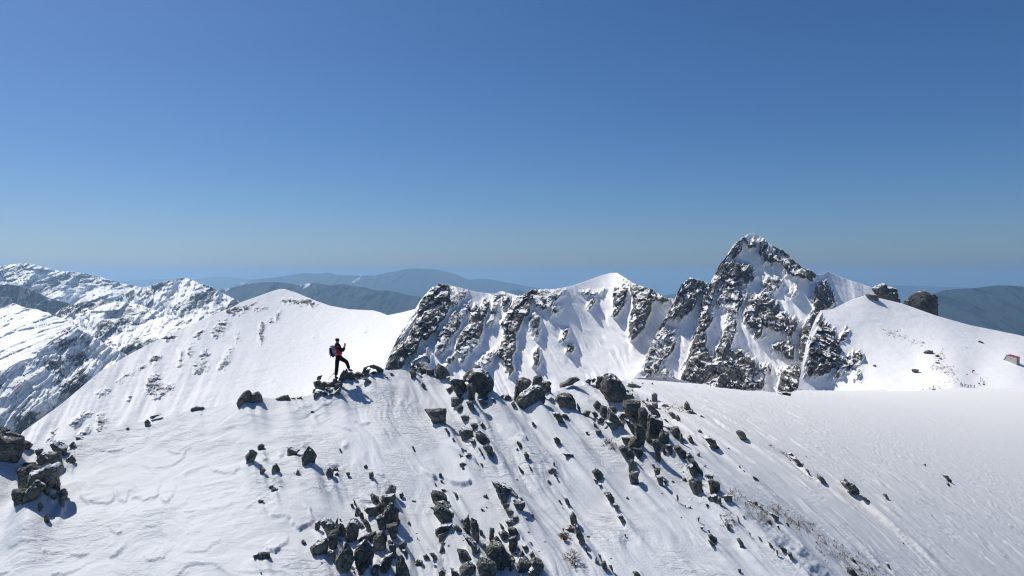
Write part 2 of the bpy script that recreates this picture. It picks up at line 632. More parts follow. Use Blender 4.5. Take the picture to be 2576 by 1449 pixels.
sec('D', 'of the blocky spur that drops from the crest', 'blocks of the rocky spur', """
360,300 385,180 430,162 490,170 540,225 580,290 583,390 550,415 480,370 410,320
585,330 650,335 668,380 620,390 585,370
580,470 585,400 660,395 718,410 720,580 650,550 585,500
718,485 760,480 810,530 800,620 780,690 740,640 720,570
790,720 818,540 900,560 932,580 930,670 900,760 850,770
910,740 930,680 985,710 1000,820 960,790 920,770
835,770 890,770 915,955 870,890
885,770 915,780 920,865 900,840
935,830 960,840 967,905 945,880
970,820 1010,820 1030,910 1000,880
690,620 740,640 770,680 750,800 700,760 680,680
640,560 700,560 720,600 690,640
555,750 600,745 650,770 610,820 570,790
620,820 650,760 690,730 740,790 735,850 660,850
665,850 740,850 745,920 720,945 680,900
528,850 560,827 630,860 658,910 650,965 600,920
620,970 650,960 695,1010 690,1060 625,1050
622,1100 650,1065 705,1075 710,1150 690,1180 640,1140
835,1000 860,995 862,1030
860,1060 880,1030 915,1040 905,1100 880,1110
880,1110 935,1105 943,1190 920,1200
940,1155 970,1150 973,1190
290,440 320,400 355,430 350,470 310,475
350,520 360,450 410,460 410,540 380,560
415,560 430,480 480,520 560,620 510,640 450,580
435,460 470,450 500,480 490,510
520,540 560,515 603,530 600,570 560,580
400,590 450,580 515,640 505,680 440,640
580,570 620,590 680,640 670,700 620,650
270,510 300,500 330,540 310,560
320,560 360,540 388,570 370,615 330,590
190,520 220,490 260,500 240,530 200,545
285,600 310,620 320,650 290,640
305,680 340,670 363,700 330,730
1040,830 1090,825 1150,880 1150,910 1100,900 1060,870
1155,910 1185,888 1225,925 1215,970 1170,960
1175,1010 1220,1000 1260,1060 1280,1120 1230,1090
1200,960 1230,950 1265,990 1310,1070 1270,1060 1230,1000
1190,1150 1230,1135 1300,1170 1310,1230 1250,1270 1200,1200
1340,1110 1350,1090 1405,1095 1415,1140 1360,1140
1375,1160 1400,1140 1460,1170 1475,1230 1450,1270 1400,1240
1360,1310 1395,1300 1385,1345
1395,1300 1440,1285 1460,1320 1420,1350
1510,1300 1540,1285 1590,1290 1588,1360 1540,1340
1455,1330 1480,1310 1490,1390""")
sec('D', 'standing on the snowfield just beyond the blocky spur', 'stones beyond the rocky spur', """
835,400 832,340 860,322 888,340 885,405
835,420 890,415 893,470 860,465
780,400 790,370 805,385 805,407
810,390 830,388 828,408
735,400 760,395 775,420
770,420 830,440 890,490 915,535 860,510
605,265 620,235 650,228 680,250 740,265 680,280 650,285
735,245 750,227 763,245
825,245 840,225 855,248
590,295 610,290 620,315 590,318
640,310 655,290 665,315
1140,470 1150,415 1165,400 1190,440 1205,488 1160,485
1160,490 1210,490 1260,525 1200,515
905,455 940,430 1000,432 960,450
1285,550 1300,533 1335,560
1330,540 1355,540 1345,548
985,515 1020,505 1060,530 1060,570 1020,545
1055,545 1085,535 1108,570 1105,597 1070,580
945,570 965,570 995,600 975,600
975,660 1000,640 1010,670
1010,690 1015,650 1085,640 1100,680 1095,750 1060,730
1100,770 1105,685 1125,720 1137,810
1170,750 1190,720 1210,730 1238,800 1200,780
1265,685 1290,668 1315,700
1320,740 1370,730 1430,770 1470,850 1420,810 1350,770
1625,690 1660,672 1690,680 1720,720 1735,768 1680,735
1540,845 1560,835 1575,857
1650,1015 1665,1010 1680,1035
1690,1050 1705,1050 1717,1068
1770,1100 1800,1110 1845,1145
935,188 960,182 985,190 950,195
1020,180 1040,168 1062,190""")
sec('F', 'on the snow under the blocky spur', 'stones under the rocky spur', """
1885,375 1920,348 1970,370 1995,410 1985,450 1940,440
1890,450 1920,455 1950,490 1930,490
1940,505 1970,500 1995,540 1965,530
2010,600 2060,590 2100,640 2095,700 2050,660
2095,710 2130,700 2150,760 2140,790
2140,825 2180,820 2230,900 2190,880""")
sec('G', 'on the lower slope toward the snow bowl', 'stones on the lower slope toward the bowl', """
900,620 915,608 925,650 915,685
985,720 1000,710 1000,750
1020,740 1045,720 1055,755
1195,710 1225,705 1238,740
940,850 955,838 963,855
1115,855 1140,838 1135,895
1148,945 1180,935 1165,978
1220,980 1240,972 1252,1005
1225,1020 1260,1015 1315,1060 1320,1110 1290,1110 1240,1060
1220,1070 1250,1085 1295,1120 1285,1160
1410,925 1435,898 1455,930 1440,985
1525,1065 1550,1060 1590,1110 1605,1160 1560,1130
1525,820 1535,830 1560,910 1545,905
1580,830 1600,828 1610,860
1640,990 1665,1010 1668,1042
1735,1040 1760,1050 1780,1080
1840,1085 1860,1095 1905,1165 1870,1145
1950,1140 1980,1135 2040,1180 2030,1210 1990,1180
2040,1210 2080,1205 2105,1260 2100,1300 2070,1260
1925,1185 1945,1180 1950,1260
1830,870 1860,860 1885,920 1850,910
1850,790 1900,805 1950,830 1950,880 1900,840
1635,670 1680,680 1670,690
1690,690 1730,682 1740,715 1705,720
1740,725 1770,725 1780,745
2020,900 2045,895 2065,935
1925,925 1950,922 1965,965
450,1410 490,1395 540,1440 500,1449
360,1020 380,1020 385,1050
1535,1375 1565,1375 1570,1420 1545,1410""")
sec('H', 'lying on the wide smooth snow bowl', 'rocks on the wide snow bowl', """
425,590 430,555 470,580 490,605 505,640 450,600
635,630 665,600 720,630 760,690 800,740 750,710 690,650
795,740 850,760 890,805
1000,740 1025,727 1055,780
1520,565 1545,560 1560,590 1600,625 1550,590
1550,640 1570,632 1585,665
1350,475 1372,470 1375,488
200,415 240,415 270,450 300,490 250,460
165,385 200,375 225,400
325,520 345,515 370,570
320,410 335,402 340,415
390,408 405,415 400,410
1020,1330 1040,1330 1070,1390
1170,1160 1185,1155 1185,1172
720,1300 740,1285 775,1335
680,1370 730,1380 790,1449 700,1440
885,1385 910,1375 915,1395""")

# ------------------------------------------------------------------ near ground: the snow ridge and the bowl to its right
FG_CREST = [(-260, 1185), (-100, 1168), (0, 1150), (60, 1128), (150, 1108), (210, 1095), (300, 1072), (365, 1058), (480, 1032), (600, 1012), (700, 1004), (790, 996),
            (830, 968), (860, 957), (905, 948), (960, 936), (1010, 934), (1100, 944), (1160, 965), (1210, 988), (1245, 999), (1300, 1003), (1390, 985), (1440, 972), (1490, 962),
            (1530, 963), (1600, 952), (1640, 948), (1690, 951), (1740, 961), (1800, 973), (1880, 981), (1990, 987), (2030, 972), (2080, 963), (2140, 970),
            (2200, 980), (2270, 984), (2350, 981), (2400, 976), (2480, 976), (2576, 978), (2800, 990)]


def plane_pts(xs, ys, c0, a, b):
    out = []
    for px in xs:
        for py in ys:
            d = ray(px, py)
            # z = c0 + a x + b y
            den = d[2] - a * d[0] - b
            out.append((px, py, math.log(c0 / den)))
    return out


MID = (-4.6 - 1.125 - 9.57, -0.15, 0.33)
NEAR = plane_pts((-250, 0, 250, 500, 720), (1130, 1260, 1449, 1640), -4.6 + .75 - 9.86, 0.10, 0.34)
NEAR += plane_pts((900, 1100, 1300, 1500, 1700, 1900, 2100, 2300), (960, 1100, 1260, 1449, 1640), *MID)
NEAR += plane_pts((600, 780), (1010,), -4.6 - .4 - 9.7, -0.02, 0.335)
NEAR_D = TPS(NEAR)
BOWL = (-5.59976978, -1.58382479, 1.05758493, -2.15724081, -0.23535813, 0.3964752)


def bowl_depth(px, py):
    """first meeting of the sight line with the smooth bowl z = a + bx + cy + d ln r + e r ln r + f x ln r"""
    sh = np.shape(px)
    R = ray(px, py).reshape(-1, 3)

    def f(d):
        x, y = R[:, 0] * d, d
        r = np.sqrt(x * x + y * y); L = np.log(r)
        return R[:, 2] * d - (BOWL[0] + BOWL[1] * x + BOWL[2] * y + BOWL[3] * L + BOWL[4] * r * L + BOWL[5] * x * L)
    ds = np.geomspace(14, 420, 90)
    lo = np.full(len(R), ds[0]); hi = np.full(len(R), 420.0); found = np.zeros(len(R), bool)
    prev = f(np.full(len(R), ds[0]))
    for i in range(1, len(ds)):
        cur = f(np.full(len(R), ds[i]))
        c = (~found) & (prev > 0) & (cur <= 0)
        lo[c] = ds[i - 1]; hi[c] = ds[i]; found |= c
        prev = cur
    lo[~found] = 419.0
    for _ in range(24):
        mid = (lo + hi) / 2
        pos = f(mid) > 0
        lo = np.where(pos, mid, lo); hi = np.where(pos, hi, mid)
    return ((lo + hi) / 2).reshape(sh)


SPUR_LINE = [(1532, 860), (1536, 950), (1556, 990), (1600, 1030), (1655, 1090), (1690, 1140), (1745, 1195), (1845, 1265), (2010, 1405), (2060, 1455), (2200, 1640), (2260, 1740),
             (3200, 1740), (3200, 860)]


def fg_depth(px, py, want_w=False):
    px = np.asarray(px, float); py = np.asarray(py, float)
    wob = fbm(np.stack([px / 45, py / 45, px * 0], -1), 3) * 16
    sd = poly_sd(px + wob, py - wob * .5, SPUR_LINE)
    w = smooth(-16, 30, sd)
    if want_w: return w
    return np.exp(NEAR_D(px, py) * (1 - w) + np.log(bowl_depth(px, py)) * w)


def crest_at(px, crest=FG_CREST):
    c = np.array(crest)
    return np.interp(px, c[:, 0], c[:, 1])


WIND = (0.46, -0.888)


SLABS = [('A', 0.10, '''875,700 930,660 1000,660 1050,690 985,790 940,890 880,835
1050,690 1100,640 1165,690 1215,720 1200,860 1090,905 1040,850 975,855
600,690 680,630 860,715 870,900 600,860
1215,735 1330,715 1330,800 1280,930 1210,905
820,1300 880,1250 950,1180 960,1210 900,1290 840,1320
50,1200 100,1140 180,1150 290,1180 270,1250 60,1260
310,1210 350,1190 490,1240 480,1260 330,1290
530,1230 640,1230 700,1290 520,1290
-10,1340 40,1310 90,1420 60,1460 -10,1460
800,1080 830,1000 880,1000 920,1040 905,1150 840,1120
640,450 760,430 880,430 980,470 900,500 720,500
1280,400 1380,390 1440,470 1390,560 1260,520
350,1440 470,1370 560,1350 700,1300 720,1330 600,1400 480,1449
1050,1280 1150,1230 1280,1260 1240,1330 1100,1340
1370,960 1440,950 1500,965 1420,1000
1560,560 1700,520 1820,600 1760,700 1600,660'''),
         ('E', 0.13, '''380,840 440,760 560,720 640,710 740,760 850,830 830,900 700,970 660,960 620,860 520,850
730,690 790,690 860,830 840,850 770,760
350,1150 400,1060 540,980 600,1000 590,1120 480,1200 420,1230
470,120 560,105 570,200 480,240
310,210 400,220 400,260 320,260
420,440 490,440 490,470 430,475
700,60 830,30 860,60 740,110
1010,260 1110,255 1110,330 1010,335'''),
         ('B', 0.10, '''820,570 850,550 1130,660 1140,690 1040,660 860,585
1000,530 1150,530 1330,610 1300,640 1100,580
1070,760 1120,740 1110,840 1040,850
1230,960 1290,970 1480,1130 1400,1140 1260,1020
1090,1190 1200,1220 1400,1380 1340,1400 1160,1310
1760,1020 1850,1050 1932,1160 1932,1210 1830,1110'''),
         ('C', 0.16, '''70,1145 130,1150 260,1260 250,1300 140,1240
180,1110 300,1160 400,1250 580,1300 575,1370 400,1350 260,1220
260,900 330,920 620,1100 650,1190 480,1080 300,960
1490,375 1560,360 1700,480 1900,640 1880,690 1700,560 1500,440
920,840 1010,870 1120,960 1100,980 960,900''')]


def build_foreground():
    step = 2.9
    xs = np.arange(-250, 2790, step)
    nr = 330
    cy = crest_at(xs)
    cy = cy + fbm(np.stack([xs / 40, xs * 0, xs * 0], -1), 4) * 4 * smooth(-50, 0, xs)
    bot = np.full_like(xs, 1600.0)
    v = np.linspace(0, 1, nr) ** 1.25
    PX = np.broadcast_to(xs, (nr, len(xs))).copy()
    PY = cy[None] + v[:, None] * (bot - cy)[None]
    D = fg_depth(PX, PY)
    P = ray(PX, PY) * D[..., None]
    # far side of the crest
    ks = np.array([0.25, 0.6, 1.1, 1.8, 3.0, 5.0, 8.0, 13.0])[::-1]
    hr = ray(xs, cy); hr[:, 2] = 0
    sc = np.clip(D[0] / 30, 1, 8)
    back = []
    for kk in ks:
        b = P[0] + hr * (kk * sc)[:, None]
        b[:, 2] -= 0.55 * kk * sc * min(1, 0.45 + kk * 0.2)
        back.append(b)
    P = np.concatenate([np.array(back), P], 0)
    nb = len(ks)
    PX = np.concatenate([np.broadcast_to(xs, (nb, len(xs))), PX], 0)
    PYf = np.concatenate([np.broadcast_to(cy, (nb, len(xs))), PY], 0)
    Dm = P[..., 1]
    x, y = P[..., 0], P[..., 1]
    u = x * WIND[0] + y * WIND[1]; vv = -x * WIND[1] + y * WIND[0]
    ws = smooth(720, 1000, PX + 0.25 * (PYf - 1200))
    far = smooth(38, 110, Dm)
    warp = fbm(np.stack([x / 5, y / 5, x * 0], -1), 3)
    z0 = x * 0
    st = fbm(np.stack([u / 7, vv / 1.1 + warp * 2.2, z0], -1), 4, 0.55) * 0.20
    st += (ridged(np.stack([u / 5 + 3, vv / 0.45 + warp, z0 + 5], -1), 3) - 0.5) * 0.05
    st += fbm(np.stack([u / 2.5, vv / 0.3 + warp * 2, z0 + 9], -1), 3) * 0.02
    st *= 0.35 + 1.0 * smooth(-0.35, 0.35, fbm(np.stack([u / 6, vv / 2.6, z0 + 77], -1), 3))
    # scalloped drifts on the smooth near side
    q1 = fbm(np.stack([x / 3.2 + warp * 1.2, y / 2.2, z0 + 2], -1), 3)
    sc1 = ridged(np.stack([x / 2.3 + q1 * 1.5, y / 1.9 + q1, z0], -1), 3)
    le = fbm(np.stack([x / 0.9 + q1 * 2.5, y / 0.38 + q1 * 1.5, z0 + 8], -1), 4, 0.6)
    patch = smooth(0.0, 0.4, fbm(np.stack([x / 4, y / 4, z0 + 31], -1), 3))
    terr = (np.mod(q1 * 3.2 + y * 0.12, 1.0))
    terr = smooth(0, 0.13, terr) * (1 - terr)
    dr = (sc1 - 0.5) * 0.07 + le * 0.06 * patch + terr * 0.05 * smooth(0.05, 0.35, fbm(np.stack([x / 5, y / 4, z0 + 51], -1), 3)) + q1 * 0.10
    un = fbm(np.stack([x / 9, y / 9, z0 + 4], -1), 3) * 0.30 * (1 - smooth(1750, 2000, PX))
    dz = (ws * st + (1 - ws) * dr) * (1 - 0.75 * far) + un * (1 - far)
    dz += far * fbm(np.stack([x / 70, y / 70, z0], -1), 3) * 0.35
    dz += far * fbm(np.stack([u / 30, vv / 3 + warp, z0], -1), 3) * 0.09
    # wind slabs: raised scalloped plates with a crisp lower lip
    for crop, H_, txt in SLABS:
        for pl in parse(txt):
            p = cv(crop, pl)
            for _ in range(3):
                n_ = np.roll(p, -1, 0)
                p = np.stack([p * .75 + n_ * .25, p * .25 + n_ * .75], 1).reshape(-1, 2)
            lo_, hi_ = p.min(0) - 12, p.max(0) + 12
            sel = (PX > lo_[0]) & (PX < hi_[0]) & (PYf > lo_[1]) & (PYf < hi_[1])
            if not sel.any(): continue
            X_, Y_ = PX[sel], PYf[sel]
            wx = fbm(np.stack([X_ / 22, Y_ / 22, X_ * 0], -1), 4, 0.6) * (15 if crop in 'AE' else 4)
            wy = fbm(np.stack([X_ / 22, Y_ / 22, X_ * 0 + 5], -1), 4, 0.6) * (12 if crop in 'AE' else 4)
            sd = poly_sd(X_ + wx, Y_ + wy, p)
            t = np.clip((Y_ - p[:, 1].min()) / np.ptp(p[:, 1]), 0, 1)
            dz[sel] += (0.7 if crop == 'A' else 0.9) * H_ * smooth(-1.5, 3.5, sd) * (0.05 + 0.95 * t ** 1.5)
    # tails of drifted snow behind the larger rocks
    for crop, where, group, polys in ROCKS:
        for pl in polys:
            p = cv(crop, pl)
            w = np.ptp(p[:, 0])
            if w < 13: continue
            bx, by = p[:, 0].mean(), p[:, 1].max()
            by = max(by, float(crest_at(bx)) + 2)
            d = float(fg_depth(bx, by))
            if d > 60: continue
            c = ray(bx, by) * d
            wm = w / FPX * d
            hm = np.ptp(p[:, 1]) / FPX * d
            dx, dy = x - c[0], y - c[1]
            s = dx * WIND[0] + dy * WIND[1]
            t = -dx * WIND[1] + dy * WIND[0]
            near = (np.abs(t) < 2.5 * wm) & (s > -2.5 * wm) & (s < 9 * wm)
            if not near.any(): continue
            sn, tn = s[near], t[near]
            tail = np.exp(-(tn / (0.36 * wm * (1 + 0.08 * np.clip(sn, 0, None) / wm))) ** 2) * smooth(-0.3 * wm, 0.8 * wm, sn) * (1 - smooth(1.2 * wm, 6.5 * wm, sn))
            scoop = np.exp(-((np.hypot(sn + 0.9 * wm, tn) / (0.8 * wm)) ** 2))
            dz[near] += min(hm, wm) * (0.42 * tail - 0.10 * scoop + 0.13 * np.exp(-(np.hypot(sn, tn) / (0.85 * wm)) ** 2))
    fade = np.ones_like(dz); fade[:nb] = np.linspace(1, 1, nb)[:, None]
    P[..., 2] += dz * fade
    me, q = grid_mesh('snow_ridge', P, {'painted_bright': np.maximum(smooth(30, 170, Dm), 0.85 * smooth(0.5, 1.0, fg_depth(PX, PYf, True)) * smooth(25, 38, Dm))})  # weight of the brightness painted into the bowl and distant snow
    bvh_of('fg', P, q)
    return me


fg_mesh = build_foreground()
# ------------------------------------------------------------------ mountains
def layer(name, crest, bottom, depth, step, nrows, polys=(), bulge=8.0, cell=9.0, jag=2.5, rough=1.5, wave=30.0, backL=40.0, backslope=0.9,
          soft=4.0, edge=7.0, extra=None, base_rock=0.0, skirt=300.0, lean=None):
    """one mountain face: crest line, hidden foot, distances; rock areas stand proud of the snow"""
    crest = np.array(crest, float)
    xs = np.arange(crest[0, 0], crest[-1, 0] + 0.1, step)
    cy = np.interp(xs, crest[:, 0], crest[:, 1])
    bottom = np.array(bottom, float)
    by = np.interp(xs, bottom[:, 0], bottom[:, 1])
    by = np.maximum(by, cy + 6)
    T = TPS([(a, b, math.log(c)) for a, b, c in depth])

    def mask(PX, PY):
        SXp = PX + 0.45 * PY
        nx = fbm(np.stack([SXp / 13, PY / 34, PX * 0], -1), 5, 0.65) * edge * 2.6
        ny = fbm(np.stack([SXp / 9, PY / 20, PX * 0 + 7], -1), 5, 0.65) * edge * 4.0
        m = np.zeros_like(PX); m2 = np.zeros_like(PX); ms = np.zeros_like(PX)
        for poly, lev, *flat in polys:
            lo, hi = poly.min(0) - 20, poly.max(0) + 20
            sel = (PX > lo[0]) & (PX < hi[0]) & (PY > lo[1]) & (PY < hi[1])
            if not sel.any(): continue
            sd = poly_sd((PX + nx)[sel], (PY + ny)[sel], poly)
            e = smooth(-soft - 1.5, soft - 1.5, sd) * lev
            if flat: ms[sel] = np.maximum(ms[sel], e)
            else:
                m[sel] = np.maximum(m[sel], e)
                m2[sel] = np.maximum(m2[sel], smooth(-9, 5, sd) * (0.5 + 0.5 * lev))
        return m, m2, ms
    v = np.linspace(0, 1, nrows) ** 1.1
    mc = mask(xs[None], cy[None])[1][0]
    cyj = cy + mc * (fbm(np.stack([xs / 7, xs * 0, xs * 0 + 3], -1), 3) * 7 + facets(np.stack([xs, xs * 0, xs * 0], -1), 9, 0.8) * 0.3)
    PX = np.broadcast_to(xs, (nrows, len(xs))).copy()
    PY = cyj[None] + v[:, None] * (by - cyj)[None]
    D = np.exp(T(PX, PY))
    m, m2, ms = mask(PX, PY)
    R = ray(PX, PY)
    P = R * D[..., None]
    z0 = np.zeros_like(D)
    PS = P.copy(); PS[..., 0] -= 0.6 * P[..., 2]
    dl = -bulge * m2 * (0.6 + 0.4 * smooth(0, 0.12, v)[:, None])
    dl += (facets(PS * np.array([1, 1, .3]), cell, 0.9) * 0.75 + facets(PS * np.array([1, 1, .33]), cell * 0.4, 0.9, 2) * 0.6 + facets(PS * np.array([1, 1, .5]), cell * 0.18, 0.9, 4) * 0.35) * m2 * jag
    dl += (0.5 - ridged(PS * np.array([1, 1, .35]) / (cell * 1.4), 4)) * cell * 0.35 * m2
    dl += fbm(P / wave, 3) * rough * 3 * (1 - 0.6 * m2)
    dl += fbm(P / (wave * 0.2), 3) * rough * 0.5
    if extra is not None: dl += extra(PX, PY, P, m2)
    P = R * (D + dl)[..., None]
    att = m + (base_rock(PX, PY, P) if callable(base_rock) else base_rock)
    ks = np.array([0.06, 0.2, 0.5, 1, 2.0, 4.0])[::-1]
    hr = R[0].copy(); hr[:, 2] = 0
    back = []
    for kk in ks:
        b = P[0] + hr * kk * backL
        b[:, 2] -= backslope * kk * backL
        back.append(b)
    sk = P[-1:].copy(); sk[..., 2] -= skirt
    full = np.concatenate([np.array(back), P, sk], 0)
    at = np.concatenate([np.broadcast_to(att[0], (len(ks), len(xs))), att, att[-1:]], 0)
    me, q = grid_mesh(name, full, {'rock': at, 'scrub': np.concatenate([np.broadcast_to(ms[0] * 0, (len(ks), len(xs))), ms, ms[-1:]], 0)})
    bvh_of(name, full, q)
    return me


def polys(crop, txt, lev=1.0):
    return [(cv(crop, p), lev) for p in parse(txt)]


MAT_MID = mountain_material('wind_packed_snow_and_dark_rock', 7.0)
MAT_SHOULDER = mountain_material('wind_scoured_snow', 5.0, snow=(0.92, 0.92, 0.92, 1))
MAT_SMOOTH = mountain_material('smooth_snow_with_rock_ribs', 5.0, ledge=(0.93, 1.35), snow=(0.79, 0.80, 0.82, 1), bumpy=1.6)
MAT_FAR = mountain_material('far_snow_and_rock', 18.0, rock_a=(0.06, 0.065, 0.08, 1), rock_b=(0.10, 0.09, 0.08, 1))
MAT_RANGE = mountain_material('distant_range_snow', 42.0, rock_a=(0.06, 0.065, 0.08, 1), rock_b=(0.09, 0.085, 0.08, 1), ledge=(0.8, 1.2))
MAT_FOREST = mountain_material('dark_forest_with_snow_streaks', 260.0, rock_a=(0.006, 0.022, 0.032, 1), rock_b=(0.012, 0.028, 0.03, 1), rock_c=(0.004, 0.014, 0.022, 1), frost=0.0,
                               ledge=(1.5, 1.9), snow=(0.55, 0.57, 0.6, 1), bumpy=0.5)

# --- crag ridge with gullies in the middle
crag = polys('c5', """
700,340 740,260 800,190 860,175 940,168 970,250 990,350 980,480 930,600 870,680 800,780 700,880 640,860 560,1060 450,1090 430,1000 450,900 520,780 560,680 600,500 620,420
200,1170 330,990 410,930 430,1060 440,1130 420,1200 330,1260 180,1280
1240,510 1290,515 1300,460 1340,460 1360,540 1390,560 1410,660 1390,760 1370,840 1280,880 1180,900 1110,960 1060,1010 1070,960 1140,800 1230,690
1390,440 1430,380 1470,430 1470,500 1440,580 1400,620 1380,560
1650,330 1700,310 1740,350 1720,440 1660,480 1645,400
1640,920 1690,850 1720,820 1800,800 1810,900 1810,1020 1760,1080 1770,1200 1780,1270 1740,1330 1700,1220 1640,1120 1580,1060""")
crag += polys('c5', """
990,300 1040,220 1100,225 1200,290 1190,340 1120,400 1080,450 1000,470 930,470
1000,620 1060,540 1120,500 1230,420 1250,500 1210,600 1130,640 1100,760 1050,800 980,930 990,960 900,1080 800,1050 820,960 790,880 850,780 970,680
500,1180 600,1090 700,1000 730,1080 740,1180 700,1250 600,1250 500,1250
1180,880 1370,860 1370,920 1300,1000 1230,1020 1210,1100 1150,1200 1110,1190 1130,1110 1050,1060
1530,290 1570,280 1640,320 1600,450 1590,540 1570,640 1510,700 1460,690 1490,600 1510,530 1530,400
1370,1170 1440,1080 1540,1040 1620,960 1600,1080 1560,1090 1480,1200 1400,1220
200,1110 290,960 380,800 450,720 560,590 580,600 470,760 400,860 300,1000 215,1115
920,1220 960,1130 1040,1080 1060,1110 1000,1190 940,1240""", 0.5)
crag += polys('c3', """
40,560 90,500 180,450 260,460 190,580 160,700 110,760 60,860 20,890 -60,900 -100,820 -40,700 0,640
1020,600 1030,450 1160,450 1130,600 1110,650 1050,720 1020,720 1050,650
1190,410 1280,430 1370,440 1440,470 1560,575 1480,575 1405,560 1400,660 1350,770 1330,850 1270,920 1200,970 1190,900 1180,870 1210,700 1240,560 1200,500
505,980 520,880 560,870 540,950
550,1080 560,1040 620,1040 620,1080 590,1095
215,1230 225,1100 265,1050 275,1180 250,1230
770,660 775,620 820,560 830,570 790,640""")
crag += polys('c3', """
180,460 330,470 460,470 540,490 440,560 400,640 310,660 250,620 190,560
160,760 220,700 290,760 270,870 250,960 200,860
1090,360 1150,370 1200,380 1180,400 1110,420
700,480 860,500 940,470 880,520 760,530
380,640 430,630 490,640 470,700 400,720""", 0.5)
me = layer('crag_ridge', [(925, 1010), (950, 960), (975, 905), (1000, 850), (1030, 800), (1060, 752), (1085, 724), (1110, 713), (1150, 722), (1200, 735), (1240, 739),
                          (1262, 732), (1310, 746), (1335, 729), (1400, 727), (1440, 719), (1480, 705), (1510, 694), (1535, 687), (1552, 686), (1575, 700), (1590, 711), (1620, 722),
                          (1640, 728), (1675, 750), (1700, 752), (1760, 770), (1830, 800)],
           [(925, 1040), (1830, 1040)],
           [(975, 900, 480), (1085, 725, 545), (1110, 713, 552), (1240, 738, 575), (1400, 727, 580), (1545, 686, 650), (1590, 712, 615), (1640, 728, 600), (1700, 760, 590), (1830, 800, 590),
            (925, 1040, 440), (1200, 1040, 438), (1400, 1040, 450), (1600, 1040, 470), (1830, 1040, 480), (1500, 850, 555), (1300, 870, 515), (1120, 850, 500), (1660, 850, 560)],
           1.45, 190, crag, base_rock=lambda PX, PY, P: 0.30 * smooth(0.15, 0.45, fbm(np.stack([(P[..., 0] - .55 * P[..., 2]) / 9, P[..., 1] / 30, P[..., 2] / 26], -1), 4)), edge=3.6, bulge=10, cell=10, jag=0.6, rough=0.9, wave=45, backL=40,
           extra=lambda PX, PY, P, m: fbm(np.stack([(PX - PY * 0.75 + fbm(np.stack([PX / 60, PY / 60, PX * 0], -1), 2) * 25) / 32, PY / 260, PX * 0], -1), 3) * 4 * smooth(690, 760, PY))
o = tag(link('crag_ridge', me, MAT_MID), 'long snowy ridge with dark rock ribs and steep white gullies behind the hiker', 'mountain', kind='structure')

# --- the rocky peak
pk = polys('c4', """
450,560 460,490 520,425 590,425 640,450 620,520 580,600 540,660 470,700 380,710 330,770 300,790 330,740 400,640
630,560 640,470 680,450 690,520 660,600 630,640
690,470 710,390 740,330 830,320 960,340 980,370 930,400 880,430 900,470 790,490 760,420 720,480 700,560 680,640 660,690 690,720 640,800 650,860 640,920 700,980 720,1000 740,900 760,850 800,930 850,960 900,950 960,990 1000,1050 1050,1100 1050,1200 900,1210 700,1220 600,1190 480,1150 520,1000 560,880 600,700 620,600 660,540
830,240 850,190 880,160 900,200 880,250 840,290
910,140 940,135 930,160 905,165
935,170 1000,180 990,210 950,215
1030,260 1045,200 1085,205 1070,270 1050,280
1060,310 1070,270 1140,260 1190,280 1160,300 1110,312
1150,280 1210,300 1260,290 1300,310 1360,360 1400,370 1430,410 1400,440 1350,420 1290,410 1230,390 1190,340
1135,200 1180,210 1240,250 1235,265 1180,235
920,720 930,640 960,570 1030,560 1150,600 1180,680 1300,740 1290,790 1180,800 1130,770 1080,770 1050,740 1040,830 1010,840 970,780
1120,910 1240,880 1270,900 1260,1000 1220,990 1190,930 1130,940
1220,780 1270,790 1260,835 1220,830
1170,1090 1220,1070 1290,1060 1380,1130 1480,1200 1400,1215 1270,1200 1240,1250 1170,1230
1410,590 1430,490 1480,440 1500,460 1550,540 1560,600 1500,650 1440,655
1310,870 1340,770 1400,670 1450,660 1400,760 1390,900 1370,1000 1320,1000
880,160 860,230 800,260 780,300 760,330 735,340 800,250 850,190""")
pk += polys('c4', """
205,1080 225,960 260,860 300,800 350,770 440,820 430,880 400,950 350,1020 300,1100 230,1130
720,600 780,540 860,530 900,580 880,650 820,720 790,660 740,620 700,620
1030,510 1060,440 1150,430 1190,460 1140,520 1060,560 1020,560
700,480 800,480 900,500 960,540 900,600 760,540
800,760 850,720 870,800 830,900 800,930 770,850
1020,1050 1090,1040 1110,1080 1060,1090
860,400 960,380 1000,420 940,470 880,460
330,1100 360,1060 390,1120 350,1120
1240,540 1290,500 1300,530 1260,550
940,200 1100,150 1160,230 1120,260 1050,180 990,160""", 0.5)
